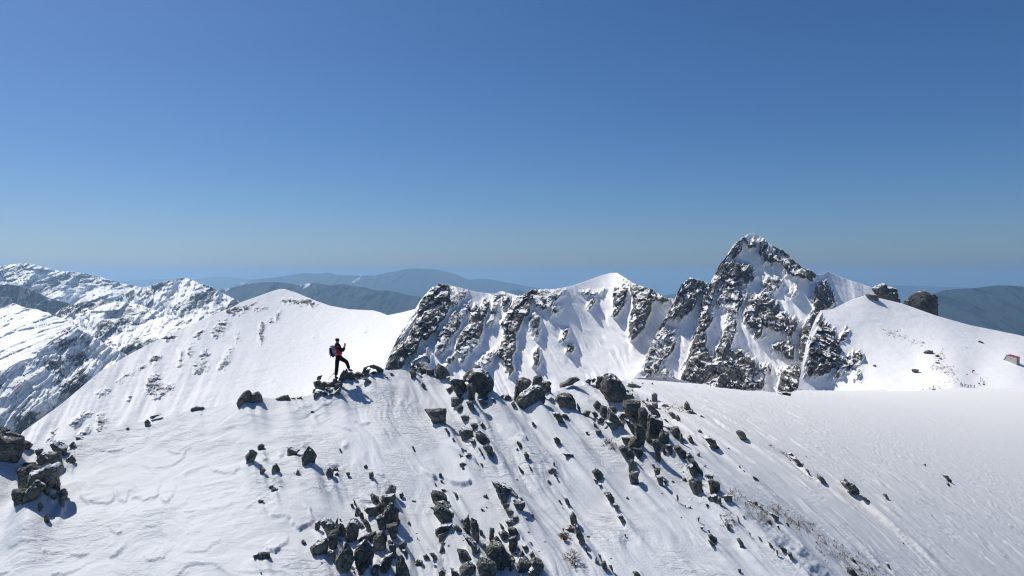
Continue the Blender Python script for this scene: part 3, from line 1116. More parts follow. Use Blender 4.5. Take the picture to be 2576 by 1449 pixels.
me = layer('rocky_peak', [(1520, 1020), (1560, 985), (1590, 955), (1612, 930), (1640, 860), (1672, 800), (1692, 765), (1712, 718), (1738, 697), (1768, 709), (1786, 712), (1798, 690), (1812, 662),
                          (1828, 643), (1848, 612), (1864, 600), (1882, 589), (1895, 586), (1910, 592), (1924, 602), (1945, 619), (1962, 628), (1980, 636), (1992, 652), (2018, 672), (2040, 680), (2056, 690),
                          (2068, 691), (2083, 683), (2110, 695), (2150, 709), (2190, 722), (2215, 738), (2240, 752), (2300, 776), (2400, 830), (2440, 850)],
           [(1520, 1040), (2440, 1040)],
           [(1895, 586, 645), (1800, 690, 612), (1740, 697, 590), (1612, 930, 505), (1650, 850, 545), (2056, 690, 635), (2083, 683, 665), (2190, 722, 685), (2300, 776, 680), (2440, 850, 660),
            (1520, 1040, 470), (1700, 1040, 480), (1820, 1040, 485), (1930, 1040, 490), (2060, 1040, 490), (2250, 1040, 520), (2440, 1040, 540),
            (1850, 830, 550), (1930, 760, 592), (1990, 850, 560), (2080, 820, 580), (1920, 660, 628)],
           1.35, 270, pk, base_rock=lambda PX, PY, P: 0.36 * smooth(0.02, 0.35, fbm(np.stack([(P[..., 0] - .4 * P[..., 2]) / 9, P[..., 1] / 30, P[..., 2] / 24 + 3], -1), 4)), edge=5.5, bulge=11, cell=9, jag=0.7, rough=0.9, wave=30, backL=45, backslope=1.1,
           extra=lambda PX, PY, P, m: fbm(np.stack([(PX - PY * 0.25) / 30, PY / 150, PX * 0 + 4], -1), 3) * 3.5 * smooth(600, 720, PY))
tag(link('rocky_peak', me, MAT_MID), 'steep pyramid peak of dark rock and snow, the highest summit in view', 'mountain', kind='structure')

# --- shoulder with the hut
sh = polys('c4', """
1480,740 1540,790 1580,880 1610,950 1590,1020 1540,1070 1480,1110 1360,1115 1372,1000 1395,860 1440,740 1465,690
1700,960 1750,970 1700,1040 1640,1080 1660,1000""")
sh += polys('c4', """
1540,1130 1600,1020 1720,950 1740,970 1680,1030 1620,1090 1560,1145
1700,1120 1730,1010 1740,1090 1730,1140
1590,860 1640,800 1650,840 1600,900""", 0.6)
scrub = polys('c6', """
830,690 880,665 960,665 1010,690 1080,720 1200,740 1180,760 1060,735 960,690 880,690
1150,800 1210,790 1220,815 1170,820
1220,830 1270,820 1290,850 1240,860
1240,880 1290,865 1300,890 1250,895
1200,880 1350,900 1420,970 1340,990 1260,950 1210,930
1010,1095 1150,1085 1240,1050 1400,1005 1420,1015 1260,1070 1130,1105
1290,780 1330,850 1300,900 1270,840
760,600 860,630 960,670 950,675 850,640""", 0.5)
scrub = [(a, b, True) for a, b in scrub]
me = layer('snow_shoulder', [(1975, 1015), (1995, 1000), (2008, 975), (2016, 930), (2028, 865), (2040, 830), (2052, 800), (2064, 781), (2094, 778), (2120, 765), (2142, 754), (2182, 741), (2213, 750),
                             (2271, 764), (2355, 794), (2440, 818), (2500, 830), (2559, 842), (2640, 862), (2800, 905)],
           [(1975, 1030), (2800, 1060)],
           [(2064, 781, 430), (2182, 741, 455), (2352, 794, 450), (2440, 818, 452), (2559, 842, 460), (2800, 905, 470), (1990, 1030, 352), (2030, 900, 372), (2100, 1030, 345), (2200, 1030, 325),
            (2300, 1030, 322), (2400, 1030, 325), (2500, 1030, 325), (2800, 1060, 330), (2450, 940, 376), (2560, 900, 412), (2300, 900, 392), (2150, 850, 408), (2120, 930, 372), (2400, 975, 345), (2250, 975, 350)],
           1.7, 190, sh + scrub, bulge=3.5, cell=6, jag=1.0, rough=0.35, wave=26, backL=30, backslope=0.7, soft=3)
tag(link('snow_shoulder', me, MAT_SHOULDER), 'broad rounded snow shoulder carrying the red roofed hut, with a dark cliff at its end', 'mountain', kind='structure')

# --- big smooth snow ridge behind the hiker
sm = polys('c1', """
2270,680 2340,650 2450,650 2430,690 2300,710
1510,1190 1540,1130 1610,1130 1590,1170 1520,1210
1390,1260 1440,1230 1470,1220 1410,1275
1180,1390 1250,1340 1340,1305 1260,1350
1960,950 1990,890 2050,880 2040,920 1980,950
1640,960 1740,930 1780,930 1680,980
2440,650 2576,590 2576,610 2460,670""", 0.62)
sm += polys('c1', """
2200,790 2280,760 2290,850 2180,950 2120,900
2370,960 2400,920 2410,970 2380,990
2030,1200 2040,1080 2100,1080 2090,1220 2060,1280 1950,1310 1960,1240
1470,1448 1470,1400 1500,1340 1600,1310 1620,1400 1600,1460
1800,1230 1810,1070 1830,1070 1830,1220
1880,1120 1930,1000 1940,1060 1910,1130
2190,1260 2260,1150 2330,1060 2290,1190 2260,1260""", 0.47)
sm += polys('A', """
730,340 740,240 790,210 810,280 780,370 730,370
960,100 990,80 1000,110 970,130
1100,0 1300,0 1290,40 1170,120 1120,50
530,300 560,270 620,220 690,210 560,320
590,390 650,330 690,330 640,400
340,450 400,360 420,350 380,430
740,70 830,35 820,45 750,80""", 0.47)
sm += polys('c2', """
240,580 300,555 420,580 530,570 620,610 560,620 400,600 300,590
1080,910 1100,880 1120,875 1095,905
580,965 588,950 600,950 590,968
120,780 150,760 160,780 130,790
200,770 220,700 240,700 225,770
40,920 60,790 90,800 80,940 40,1010
-10,660 60,645 110,645 20,665""", 0.62)
me = layer('smooth_snow_ridge', [(-10, 1210), (30, 1130), (57, 1086), (150, 1020), (250, 936), (330, 889), (430, 838), (520, 799), (590, 770), (612, 758), (650, 745), (680, 734), (700, 728), (716, 727),
                                 (745, 736), (790, 755), (830, 769), (880, 778), (940, 781), (958, 786), (975, 793), (1010, 786), (1045, 777), (1090, 770), (1150, 775)],
           [(-10, 1230), (200, 1150), (700, 1090), (1150, 1060)],
           [(57, 1086, 480), (-10, 1210, 440), (250, 936, 590), (430, 838, 690), (600, 765, 790), (714, 727, 870), (830, 768, 845), (975, 793, 800), (1045, 777, 785), (1150, 775, 770),
            (200, 1150, 470), (400, 1100, 520), (700, 1090, 545), (1150, 1060, 540), (600, 880, 690), (860, 880, 715), (980, 900, 650), (330, 990, 575), (750, 980, 625)],
           2.0, 210, sm, edge=4, bulge=2.5, cell=8, jag=0.5, rough=1.0, wave=70, backL=60, backslope=1.3,
           extra=lambda PX, PY, P, m: fbm(np.stack([(PX + (PY - 800) * 0.45) / 55, PY / 300, PX * 0 + 4], -1), 3) * 4 * smooth(800, 450, PX) * smooth(760, 860, PY))
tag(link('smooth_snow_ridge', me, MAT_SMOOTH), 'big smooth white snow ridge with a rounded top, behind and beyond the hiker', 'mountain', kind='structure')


# --- snowy ranges further off to the side
def spurs(lam, amp, seed, slant=0.0, sc=1.0):
    def f(PX, PY, P, m):
        z0 = PX * 0
        w = fbm(np.stack([P[..., 0] / lam, P[..., 2] / lam, z0 + seed], -1), 3) * 0.4
        a = np.stack([(P[..., 0] + slant * P[..., 2]) / lam + w, P[..., 2] / (lam * 2.6) + w * 0.4, z0 + seed], -1)
        r = ridged(a, 5, 0.55)
        fine = ridged(np.stack([(P[..., 0] + slant * P[..., 2]) / (lam * 0.27) + w, P[..., 2] / (lam * 0.5), z0 + seed + 3], -1), 4)
        fc = facets(np.stack([P[..., 0] + slant * .5 * P[..., 2], P[..., 1] * .3, P[..., 2] * .7], -1), lam * .33, 1.0, int(seed)) / lam + facets(np.stack([P[..., 0], P[..., 1] * .3, P[..., 2] * .8], -1), lam * .11, 1.0, int(seed) + 1) / lam
        return -(r - 0.5) * amp * .8 - (fine - 0.5) * amp * 0.06 + fc * amp * 0.55
    return f


def patchy(lam, lo, hi, seed):
    def f(PX, PY, P):
        z0 = PX * 0
        n = fbm(np.stack([P[..., 0] / lam, P[..., 2] / lam, z0 + seed], -1), 5, 0.62)
        return lo + (hi - lo) * smooth(-0.35, 0.45, n)
    return f


me = layer('snowy_range', [(-200, 690), (-60, 676), (0, 669), (30, 665), (60, 662), (85, 665), (110, 672), (150, 682), (180, 683), (210, 688), (232, 691), (250, 696), (290, 708), (330, 717), (345, 720), (420, 740), (520, 780)],
           [(-200, 860), (520, 870)],
           [(-200, 690, 4500), (60, 662, 4600), (330, 717, 4700), (520, 780, 4700), (-200, 860, 3500), (200, 860, 3600), (520, 870, 3800), (100, 760, 4050)],
           1.6, 110, (), rough=14, wave=400, backL=400, extra=spurs(330, 420, 1.0, 1.2), base_rock=patchy(260, 0.15, 0.88, 5), skirt=700)  # bare rock, with patches thickened to paint in dark shaded faces
tag(link('snowy_range', me, MAT_RANGE), 'highest far range of jagged snowy mountains at the edge of the view', 'mountain', kind='structure')
me = layer('shaded_ridge', [(-200, 716), (-40, 712), (0, 718), (15, 715), (35, 716), (60, 722), (90, 733), (120, 748), (150, 757), (178, 765), (215, 790), (260, 830)],
           [(-200, 850), (260, 860)],
           [(-200, 716, 3350), (0, 718, 3300), (120, 748, 3150), (260, 830, 3100), (-200, 850, 3200), (100, 850, 3120), (260, 860, 3080)],
           1.6, 80, (), rough=8, wave=200, backL=260, extra=spurs(200, 90, 2.0), base_rock=patchy(150, 0.45, 0.95, 6), skirt=600)  # denser rock also darkens this face as painted shade
tag(link('shaded_ridge', me, MAT_RANGE), 'dark blue shaded ridge in front of the highest far range', 'mountain', kind='structure')
me = layer('snow_dome_ridge', [(215, 900), (240, 800), (255, 780), (275, 764), (300, 748), (322, 736), (340, 727), (370, 722), (390, 715), (410, 708), (425, 706), (440, 705), (455, 700), (465, 698), (480, 703),
                               (500, 711), (530, 722), (560, 737), (590, 752), (620, 768), (700, 800), (840, 850)],
           [(215, 930), (840, 960)],
           [(215, 900, 2900), (340, 727, 3050), (465, 698, 3100), (620, 768, 2900), (840, 850, 2800), (215, 930, 2500), (500, 950, 2150), (840, 960, 2250), (400, 830, 2650), (560, 850, 2550)],
           1.6, 120, (), rough=9, wave=260, backL=300, extra=spurs(210, 200, 3.0, 1.0), base_rock=patchy(160, 0.06, 0.8, 8), skirt=500)  # rock, plus extra dark patches painted for shaded slopes
tag(link('snow_dome_ridge', me, MAT_RANGE), 'white ridge with a small pointed summit, between the far range and the blue hills', 'mountain', kind='structure')
me = layer('gully_ridge', [(90, 870), (120, 806), (150, 780), (172, 767), (210, 760), (245, 752), (262, 754), (275, 757), (300, 759), (320, 762), (350, 766), (400, 784), (440, 798), (500, 824), (560, 850), (640, 890)],
           [(90, 1000), (640, 1000)],
           [(90, 870, 2050), (172, 767, 2150), (320, 762, 2250), (500, 824, 2100), (640, 890, 2000), (90, 1000, 1750), (350, 1000, 1550), (640, 1000, 1500), (300, 880, 1850)],
           1.5, 120, (), rough=7, wave=180, backL=200, extra=spurs(150, 130, 4.0, 1.3), base_rock=patchy(110, 0.16, 0.86, 9), skirt=400)
tag(link('gully_ridge', me, MAT_RANGE), 'snowy ridge cut by dark gullies below the pointed white summit', 'mountain', kind='structure')
me = layer('white_hill', [(-200, 830), (-40, 790), (0, 777), (15, 768), (30, 762), (42, 765), (55, 771), (75, 776), (95, 778), (108, 784), (122, 786), (135, 795), (160, 801), (200, 822), (207, 818), (215, 828), (240, 850), (300, 884), (380, 930)],
           [(-200, 980), (380, 1000)],
           [(-200, 830, 1750), (30, 762, 1850), (122, 786, 1800), (240, 850, 1700), (380, 930, 1600), (-200, 980, 1300), (100, 980, 1300), (380, 1000, 1350), (60, 850, 1600)],
           1.5, 110, (), rough=5, wave=150, backL=160, extra=spurs(90, 34, 5.0, -0.4), base_rock=patchy(70, -0.1, 0.62, 10), skirt=300)
tag(link('white_hill', me, MAT_FAR), 'rounded white hill with fine streaks of bare ground, at the edge of the valley', 'mountain', kind='structure')
me = layer('shaded_spur', [(-200, 1010), (-60, 955), (0, 932), (22, 923), (50, 908), (82, 899), (98, 886), (112, 870), (126, 856), (140, 844), (160, 829), (180, 820), (190, 824), (200, 829), (225, 842), (247, 854),
                           (275, 872), (312, 889), (328, 896), (400, 945), (470, 990)],
           [(-200, 1190), (100, 1160), (470, 1100)],
           [(-200, 1010, 1150), (0, 932, 1180), (180, 820, 1250), (328, 896, 1220), (470, 990, 1180), (-200, 1190, 1060), (60, 1150, 1080), (250, 1050, 1120), (470, 1100, 1120), (170, 980, 1160)],
           1.4, 160, (), rough=3, wave=80, backL=120, backslope=0.8, extra=spurs(75, 42, 6.0, -0.5), base_rock=patchy(60, 0.2, 0.66, 11), skirt=300)
tag(link('shaded_spur', me, MAT_FAR), 'steep shaded spur with rocks and bare shrubs, dropping into the valley', 'mountain', kind='structure')

# --- blue forested hills and distant mountains
FAR = [
    ('forested_ridge', [(440, 745), (480, 735), (525, 738), (562, 727), (590, 722), (612, 717), (644, 711), (694, 709), (731, 713), (754, 719), (774, 713), (799, 713), (829, 717), (869, 715), (884, 719), (919, 723), (944, 730),
                        (976, 731), (994, 734), (1031, 743), (1069, 748), (1140, 765), (1230, 790)], 860, 7500, 6200, 900, 330, (0.15, 0.98), 'long dark blue forested ridge with thin snow streaks near its top'),
    ('broad_mountain', [(590, 716), (644, 702), (690, 698), (731, 692), (764, 687), (794, 689), (829, 686), (849, 692), (901, 693), (944, 693), (969, 687), (994, 683), (1010, 679), (1024, 676), (1050, 675), (1069, 676), (1106, 679),
                        (1144, 689), (1181, 704), (1206, 701), (1231, 702), (1269, 710), (1288, 713), (1350, 724), (1450, 738), (1560, 760)], 790, 17000, 13500, 1400, 420, (0.3, 1.0), 'broad flat topped blue mountain on the horizon with small snow patches'),
    ('pale_ridge', [(240, 720), (287, 710), (330, 706), (375, 703), (425, 702), (487, 703), (510, 700), (537, 697), (570, 697), (600, 699), (644, 704), (720, 712)], 760, 25000, 23000, 1500, 300, (0.8, 1.0), 'faint pale blue ridge behind the snowy ranges'),
    ('dark_hill', [(1200, 760), (1250, 744), (1288, 730), (1304, 729), (1318, 733), (1350, 748), (1420, 765)], 800, 12000, 11000, 600, 200, (0.8, 1.0), 'small dark blue hill in the gap of the crag ridge'),
    ('gap_hill', [(1600, 765), (1650, 748), (1675, 742), (1700, 739), (1740, 745), (1800, 765)], 800, 14000, 13000, 600, 200, (0.8, 1.0), 'low blue hill in the gap beside the rocky peak'),
    ('faint_ridge', [(2060, 735), (2150, 723), (2237, 718), (2300, 719), (2338, 720), (2420, 723), (2500, 728), (2700, 740)], 790, 21000, 19000, 1200, 250, (0.85, 1.0), 'faint low ridge on the horizon behind the round dark tor'),
    ('patched_mountain', [(2200, 790), (2250, 768), (2300, 752), (2348, 739), (2379, 729), (2420, 726), (2450, 725), (2480, 721), (2507, 718), (2541, 718), (2575, 721), (2650, 724), (2800, 735)], 880, 7000, 5600, 900, 330, (0.1, 1.0), 'dark blue mountain with cream snow patches beyond the snow shoulder'),
]
for nm, cr, bot, d1, d0, lam, amp, (lo, hi), lab in FAR:
    x0, x1 = cr[0][0], cr[-1][0]
    mx = (x0 + x1) / 2
    base = patchy(lam * 0.5, hi, hi, 3)
    if nm in ('forested_ridge', 'broad_mountain', 'patched_mountain'):
        cc = np.array(cr)

        def base(PX, PY, P, cc=cc, lo=lo, hi=hi, lam=lam, nm=nm):
            down = PY - np.interp(PX, cc[:, 0], cc[:, 1])
            n = fbm(np.stack([P[..., 0] / (lam * 0.22), P[..., 2] / (lam * 0.3), PX * 0 + 3], -1), 4, 0.6)
            near = {'forested_ridge': smooth(26, 4, down), 'broad_mountain': smooth(45, 3, down) * 0.9,
                    'patched_mountain': smooth(48, 20, down) * smooth(2, 12, down)}[nm]
            return hi - (hi - lo) * near * smooth(0.0, 0.45, n)
    me = layer(nm, cr, [(x0, bot), (x1, bot)], [(a, b, d1) for a, b in (cr[0], cr[len(cr) // 2], cr[-1])] + [(x0, bot, d0), (mx, bot, d0), (x1, bot, d0)],
               2.0, 60, (), rough=lam * 0.03, wave=lam * 0.6, backL=lam, extra=spurs(lam, amp * 1.6, len(nm)), base_rock=base, skirt=900)
    tag(link(nm, me, MAT_FOREST), lab, 'mountain', kind='structure')
# ------------------------------------------------------------------ near snow
m, nt, b = new_mat('wind_blown_snow')
k = NB(nt); P_ = k.pos()
rot = math.atan2(WIND[1], WIND[0])
sv = k.n('ShaderNodeMapping', vector_type='TEXTURE'); nt.links.new(P_, sv.inputs['Vector'])
sv.inputs['Rotation'].default_value = (0, 0, rot); sv.inputs['Scale'].default_value = (1.6, 0.22, 1)
n_st = k.noise(sv.outputs[0], 1.0, 5, 0.6, 0.3)
n_rp = k.noise(k.scalevec(P_, (2.2, 6.0, 3.0)), 1.0, 5, 0.6, 1.2)
n_big = k.noise(P_, 0.25, 3)
n_fine = k.noise(P_, 14.0, 3, 0.6)
fr = k.n('ShaderNodeAttribute', attribute_name='painted_bright').outputs['Fac']
nt.links.new(k.mix(fr, k.mix(n_big, (0.585, 0.615, 0.655, 1), (0.645, 0.67, 0.70, 1)), (0.745, 0.742, 0.738, 1)), b.inputs['Base Color'])  # near snow darker, bowl lighter: difference of light painted into the colour
b.inputs['Roughness'].default_value = 0.62; b.inputs['Specular IOR Level'].default_value = 0.2
n_pt = k.ramp(k.noise(P_, 0.33, 3, 0.5), 0.42, 0.62, 0.12, 1.0)
h = k.math('MULTIPLY', k.math('ADD', k.math('MULTIPLY', n_st, 0.25), k.math('MULTIPLY', n_rp, 0.5)), n_pt)
h = k.math('ADD', h, k.math('MULTIPLY', n_fine, 0.10))
h = k.math('MULTIPLY', h, k.ramp(fr, 0.0, 1.0, 1.0, 0.12))
nt.links.new(k.bump(h, 0.20, 0.85), b.inputs['Normal'])
MAT_SNOW = m
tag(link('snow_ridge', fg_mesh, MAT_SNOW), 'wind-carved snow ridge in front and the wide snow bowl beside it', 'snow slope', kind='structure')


def rock_material(name, dark, mid, warm, unit, snowy=False):
    m, nt, b = new_mat(name)
    k = NB(nt)
    oi = k.n('ShaderNodeObjectInfo').outputs['Random']
    P_ = k.pos()
    n1 = k.noise(P_, 1.3 / unit, 6, 0.65, 0.4)
    n2 = k.noise(P_, 6 / unit, 5, 0.7)
    n3 = k.noise(k.scalevec(P_, (1, 1, 3.5)), 2.5 / unit, 4, 0.6, 0.8)
    vo = k.voronoi(P_, 2.2 / unit, 'DISTANCE_TO_EDGE')
    c = k.mix(k.ramp(n1, 0.35, 0.65), dark, mid)
    c = k.mix(k.math('MULTIPLY', k.ramp(n3, 0.5, 0.68), k.ramp(oi, 0.1, 1.0, 0.25, 0.95)), c, warm)
    c = k.mix(k.ramp(n2, 0.58, 0.75, 0, 0.6), c, (mid[0] * 1.7, mid[1] * 1.7, mid[2] * 1.6, 1))
    cr = k.math('SUBTRACT', 1.0, k.ramp(vo, 0.0, 0.035))
    c = k.mix(k.math('MULTIPLY', cr, 0.55), c, (0.012, 0.012, 0.012, 1))
    sep = k.n('ShaderNodeSeparateXYZ'); nt.links.new(k.n('ShaderNodeNewGeometry').outputs['Normal'], sep.inputs[0])
    s = k.math('ADD', sep.outputs[2], k.math('MULTIPLY', k.math('SUBTRACT', n1, 0.5), 0.9))
    s = k.ramp(s, 0.62 if snowy else 0.95, 0.8 if snowy else 1.05)
    nt.links.new(k.mix(s, c, (0.78, 0.81, 0.85, 1)), b.inputs['Base Color'])
    b.inputs['Roughness'].default_value = 0.85; b.inputs['Specular IOR Level'].default_value = 0.25
    h = k.math('ADD', k.math('MULTIPLY', n1, 0.6), k.math('ADD', k.math('MULTIPLY', n2, 0.3), k.math('MULTIPLY', k.ramp(vo, 0, 0.06), 0.35)))
    nt.links.new(k.bump(h, unit * 0.22, 0.9), b.inputs['Normal'])
    return m


MAT_ROCK = rock_material('dark_lichen_rock', (0.10, 0.103, 0.102, 1), (0.22, 0.222, 0.2, 1), (0.26, 0.25, 0.17, 1), 0.55)
MAT_ROCK_SNOWY = rock_material('snow_capped_rock', (0.10, 0.103, 0.102, 1), (0.21, 0.212, 0.195, 1), (0.24, 0.22, 0.16, 1), 0.55, True)
MAT_TOR = rock_material('tor_rock', (0.03, 0.032, 0.034, 1), (0.07, 0.072, 0.07, 1), (0.09, 0.085, 0.07, 1), 5.0)
MAT_TOR_SNOWY = rock_material('tor_rock_snowy', (0.035, 0.036, 0.04, 1), (0.075, 0.075, 0.075, 1), (0.09, 0.085, 0.07, 1), 5.0, True)


def build_rock(outline, d, rng, sink=0.35, detail=1.0, depth=0.55, round_=False):
    """outline in picture positions at distance d -> closed stone with real thickness; returns mesh and origin"""
    o = np.array(outline, float)
    cx, cy = (o[:, 0].min() + o[:, 0].max()) / 2, o[:, 1].max()
    org = ray(cx, cy) * d
    m_ = d / FPX
    q = np.stack([(o[:, 0] - cx) * m_, (cy - o[:, 1]) * m_], -1)
    w, h = np.ptp(q[:, 0]), np.ptp(q[:, 1])
    s = math.sqrt(w * h)
    T = depth * (0.5 * w + 0.5 * min(w, h))
    cen = q.mean(0)
    pts = []
    for x, z in q:
        pts.append((x, rng.uniform(-.15, .15) * T, z))
        for f, yy in ((0.72, -0.55), (0.70, 0.7)):
            a, c = cen + (np.array([x, z]) - cen) * (f + rng.uniform(-.12, .12))
            pts.append((a + rng.normal() * .03 * s, yy * T * rng.uniform(.75, 1.15), c + rng.normal() * .03 * s))
    for x, z in q:
        if z < 0.35 * h:
            pts.append((x * 0.97, rng.uniform(-.35, .35) * T, z - sink * min(s, h * 1.5)))
    bm = bmesh.new()
    for p in pts: bm.verts.new(p)
    bmesh.ops.convex_hull(bm, input=bm.verts[:])
    loose = [v for v in bm.verts if not v.link_faces]
    if loose: bmesh.ops.delete(bm, geom=loose, context='VERTS')
    bmesh.ops.dissolve_limit(bm, angle_limit=0.12, verts=bm.verts[:], edges=bm.edges[:])
    bmesh.ops.triangulate(bm, faces=bm.faces[:])
    target = max(s * 0.07, 2.2 * m_) / detail
    for _ in range(5):
        es = [e for e in bm.edges if e.calc_length() > target * 1.6]
        if not es or len(bm.verts) > 5000: break
        bmesh.ops.subdivide_edges(bm, edges=es, cuts=1, use_grid_fill=False)
        bmesh.ops.triangulate(bm, faces=[f for f in bm.faces if len(f.verts) > 3])
    if round_:
        for _ in range(round_ if isinstance(round_, int) else 2): bmesh.ops.smooth_vert(bm, verts=bm.verts[:], factor=0.5, use_axis_x=True, use_axis_y=True, use_axis_z=True)
    bm.normal_update()
    co = np.array([v.co[:] for v in bm.verts]); no = np.array([v.normal[:] for v in bm.verts])
    off = rng.uniform(0, 50, 3)
    g = co + off * s
    disp = facets(g, s * 0.5, 0.8, 1) * 0.13 + facets(g, s * 0.17, 0.8, 2) * 0.13 + fbm(g / (s * 0.2), 3) * s * 0.015 - smooth(0.82, 1.0, ridged(g / (s * 0.55), 2)) * s * 0.05
    co2 = co + no * disp[:, None]
    for v, c in zip(bm.verts, co2): v.co = c
    me = bpy.data.meshes.new('rock')
    bm.to_mesh(me); bm.free()
    for p in me.polygons: p.use_smooth = False
    return me, org


def unify(base_py, px):
    return max(base_py, float(crest_at(px)) + 1.5)


NUM = ['first', 'second', 'third', 'fourth', 'fifth', 'sixth', 'seventh', 'eighth', 'ninth', 'tenth', 'eleventh', 'twelfth', 'thirteenth', 'fourteenth', 'fifteenth', 'sixteenth', 'seventeenth',
       'eighteenth', 'nineteenth', 'twentieth']
NUM += ['twenty-' + n for n in NUM[:9]] + ['thirtieth'] + ['thirty-' + n for n in NUM[:9]] + ['fortieth'] + ['forty-' + n for n in NUM[:9]] + ['fiftieth'] + ['fifty-' + n for n in NUM[:9]] + ['sixtieth'] + ['sixty-' + n for n in NUM[:9]]

all_rocks = []
for crop, where, group, pls in ROCKS:
    items = []
    for pl in pls:
        p = cv(crop, pl)
        gf = 1.18 if any(q in group for q in ('pile', 'rib', 'slab', 'crag', 'outcrop', 'spur')) and 'beyond' not in group else 1.04
        items.append(p.mean(0) + (p - p.mean(0)) * gf)
    items.sort(key=lambda p: p[:, 0].mean())
    rows = []
    for i, p in enumerate(items):
        w, h = np.ptp(p[:, 0]), np.ptp(p[:, 1])
        size = math.sqrt(w * h)
        noun = 'boulder' if size > 44 else ('rock' if size > 17 else 'stone')
        top = p[p[:, 1].argmin()]
        tw = np.ptp(p[p[:, 1] < top[1] + 0.3 * h][:, 0]) / w
        ang = np.polyfit(p[:, 0], p[:, 1], 1)[0] if w > 0 else 0
        if h > 1.35 * w: shape = 'tall upright'
        elif w > 2.2 * h: shape = 'long flat'
        elif abs(ang) > 0.55: shape = 'slanting'
        elif tw < 0.25: shape = 'pointed'
        elif tw > 0.55: shape = 'blocky'
        else: shape = 'angular'
        rows.append((p, noun, shape, size))
    order = sorted(range(len(rows)), key=lambda i: -rows[i][3])
    rank = {i: r for r, i in enumerate(order)}
    for i, (p, noun, shape, size) in enumerate(rows):
        if rank[i] == 0: lab = f'largest {noun} {where}, {shape} and dark'
        elif rank[i] == 1: lab = f'second largest {noun} {where}, {shape}'
        else: lab = f'{shape} {noun} {where}, {NUM[i]} from left'
        all_rocks.append((p, noun, lab, group, size))

rr = np.random.default_rng(5)
for p, noun, lab, group, size in all_rocks:
    bx = (p[:, 0].min() + p[:, 0].max()) / 2
    ybase = p[:, 1].max()
    loc = None
    yy = unify(ybase - 1.0, bx)
    for _ in range(12):
        loc = hit(bx, yy, ['fg'])
        if loc is not None: break
        yy += 2
    d = loc.y if loc is not None else float(fg_depth(bx, yy))
    w, h = np.ptp(p[:, 0]), np.ptp(p[:, 1])
    T = 0.55 * (0.5 * w + 0.5 * min(w, h)) / FPX * d
    big = size > 44
    rounded = 'rounded' in group
    me, org = build_rock(p, d + 0.30 * T, rr, detail=1.25 if big else 1.0, round_=2 if rounded else False)
    o = link(noun, me, MAT_ROCK_SNOWY if rr.random() < 0.36 else MAT_ROCK)
    o.location = org
    tag(o, lab, noun, group)

# small chips of stone strewn between the ribs
rchip = np.random.default_rng(77)
anchors = [(p, size) for p, noun, lab, group, size in all_rocks if any(q in group for q in ('pile', 'rib', 'slab', 'crag', 'spur')) and 'beyond' not in group and 'under' not in group]
made = 0
while made < 110:
    p, size = anchors[rchip.integers(len(anchors))]
    c = p.mean(0) + rchip.normal(size=2) * (np.ptp(p, 0) * .55 + 10) + np.array([6, 8])
    if c[1] > 1446 or c[1] < crest_at(c[0]) + 6: continue
    sz = rchip.uniform(3.0, 8.5)
    n_ = rchip.integers(4, 7); an = np.sort(rchip.uniform(0, 6.28, n_))
    q = np.stack([c[0] + np.cos(an) * sz * rchip.uniform(.5, 1.0, n_), c[1] + np.sin(an) * sz * .9 * rchip.uniform(.5, 1.0, n_)], -1)
    if np.ptp(q[:, 0]) < 2.5 or np.ptp(q[:, 1]) < 2.5: continue
    loc = hit(c[0], q[:, 1].max(), ['fg'])
    if loc is None: continue
    me, org = build_rock(q, loc.y + .05, rchip, detail=.7)
    o = link('stone', me, MAT_ROCK); o.location = org
    tag(o, 'tiny dark stone chip in the snow between the rock ribs', 'stone', 'stone chips between the ribs')
    made += 1

# ------------------------------------------------------------------ tors on the skyline of the shoulder
rr2 = np.random.default_rng(8)


def tor(crop, txt, d, label, mat, name='rock_tower', round_=False, sub=None, detail=1.4):
    me, org = build_rock(cv(crop, parse(txt)[0]), d, rr2, sink=0.25, detail=detail, depth=0.8, round_=round_)
    o = link(name, me, mat); o.location = org
    return tag(o, label, 'rock tower')


tor('t', '1230,730 1240,600 1262,500 1330,432 1450,412 1560,440 1640,530 1668,620 1700,720 1722,820 1690,900 1400,800', 475, 'big round dark tor standing alone on the skyline beside the snow shoulder', MAT_TOR, round_=7)
tor('t', '1118,665 1140,598 1195,583 1240,620 1250,720 1180,720', 470, 'small dark block leaning on the foot of the round tor', MAT_TOR)
tor('t', '1620,640 1690,640 1757,655 1742,700 1700,735 1640,740', 474, 'short flat slab jutting from the side of the round tor', MAT_TOR)
tor('t', '520,372 640,302 684,272 740,325 800,440 820,560 700,520', 485, 'leaning snowy rock at the top of the broken skyline tower', MAT_TOR_SNOWY)
tor('t', '740,350 850,326 905,355 978,398 972,450 900,470 800,440', 483, 'snow covered cap block of the broken skyline tower', MAT_TOR_SNOWY)
tor('t', '800,460 880,430 985,470 990,590 900,640 820,580', 481, 'dark lower block of the broken skyline tower', MAT_TOR_SNOWY)
tor('t', '975,585 1010,565 1046,572 1046,650 1000,650', 479, 'small square block at the end of the broken skyline tower', MAT_TOR)
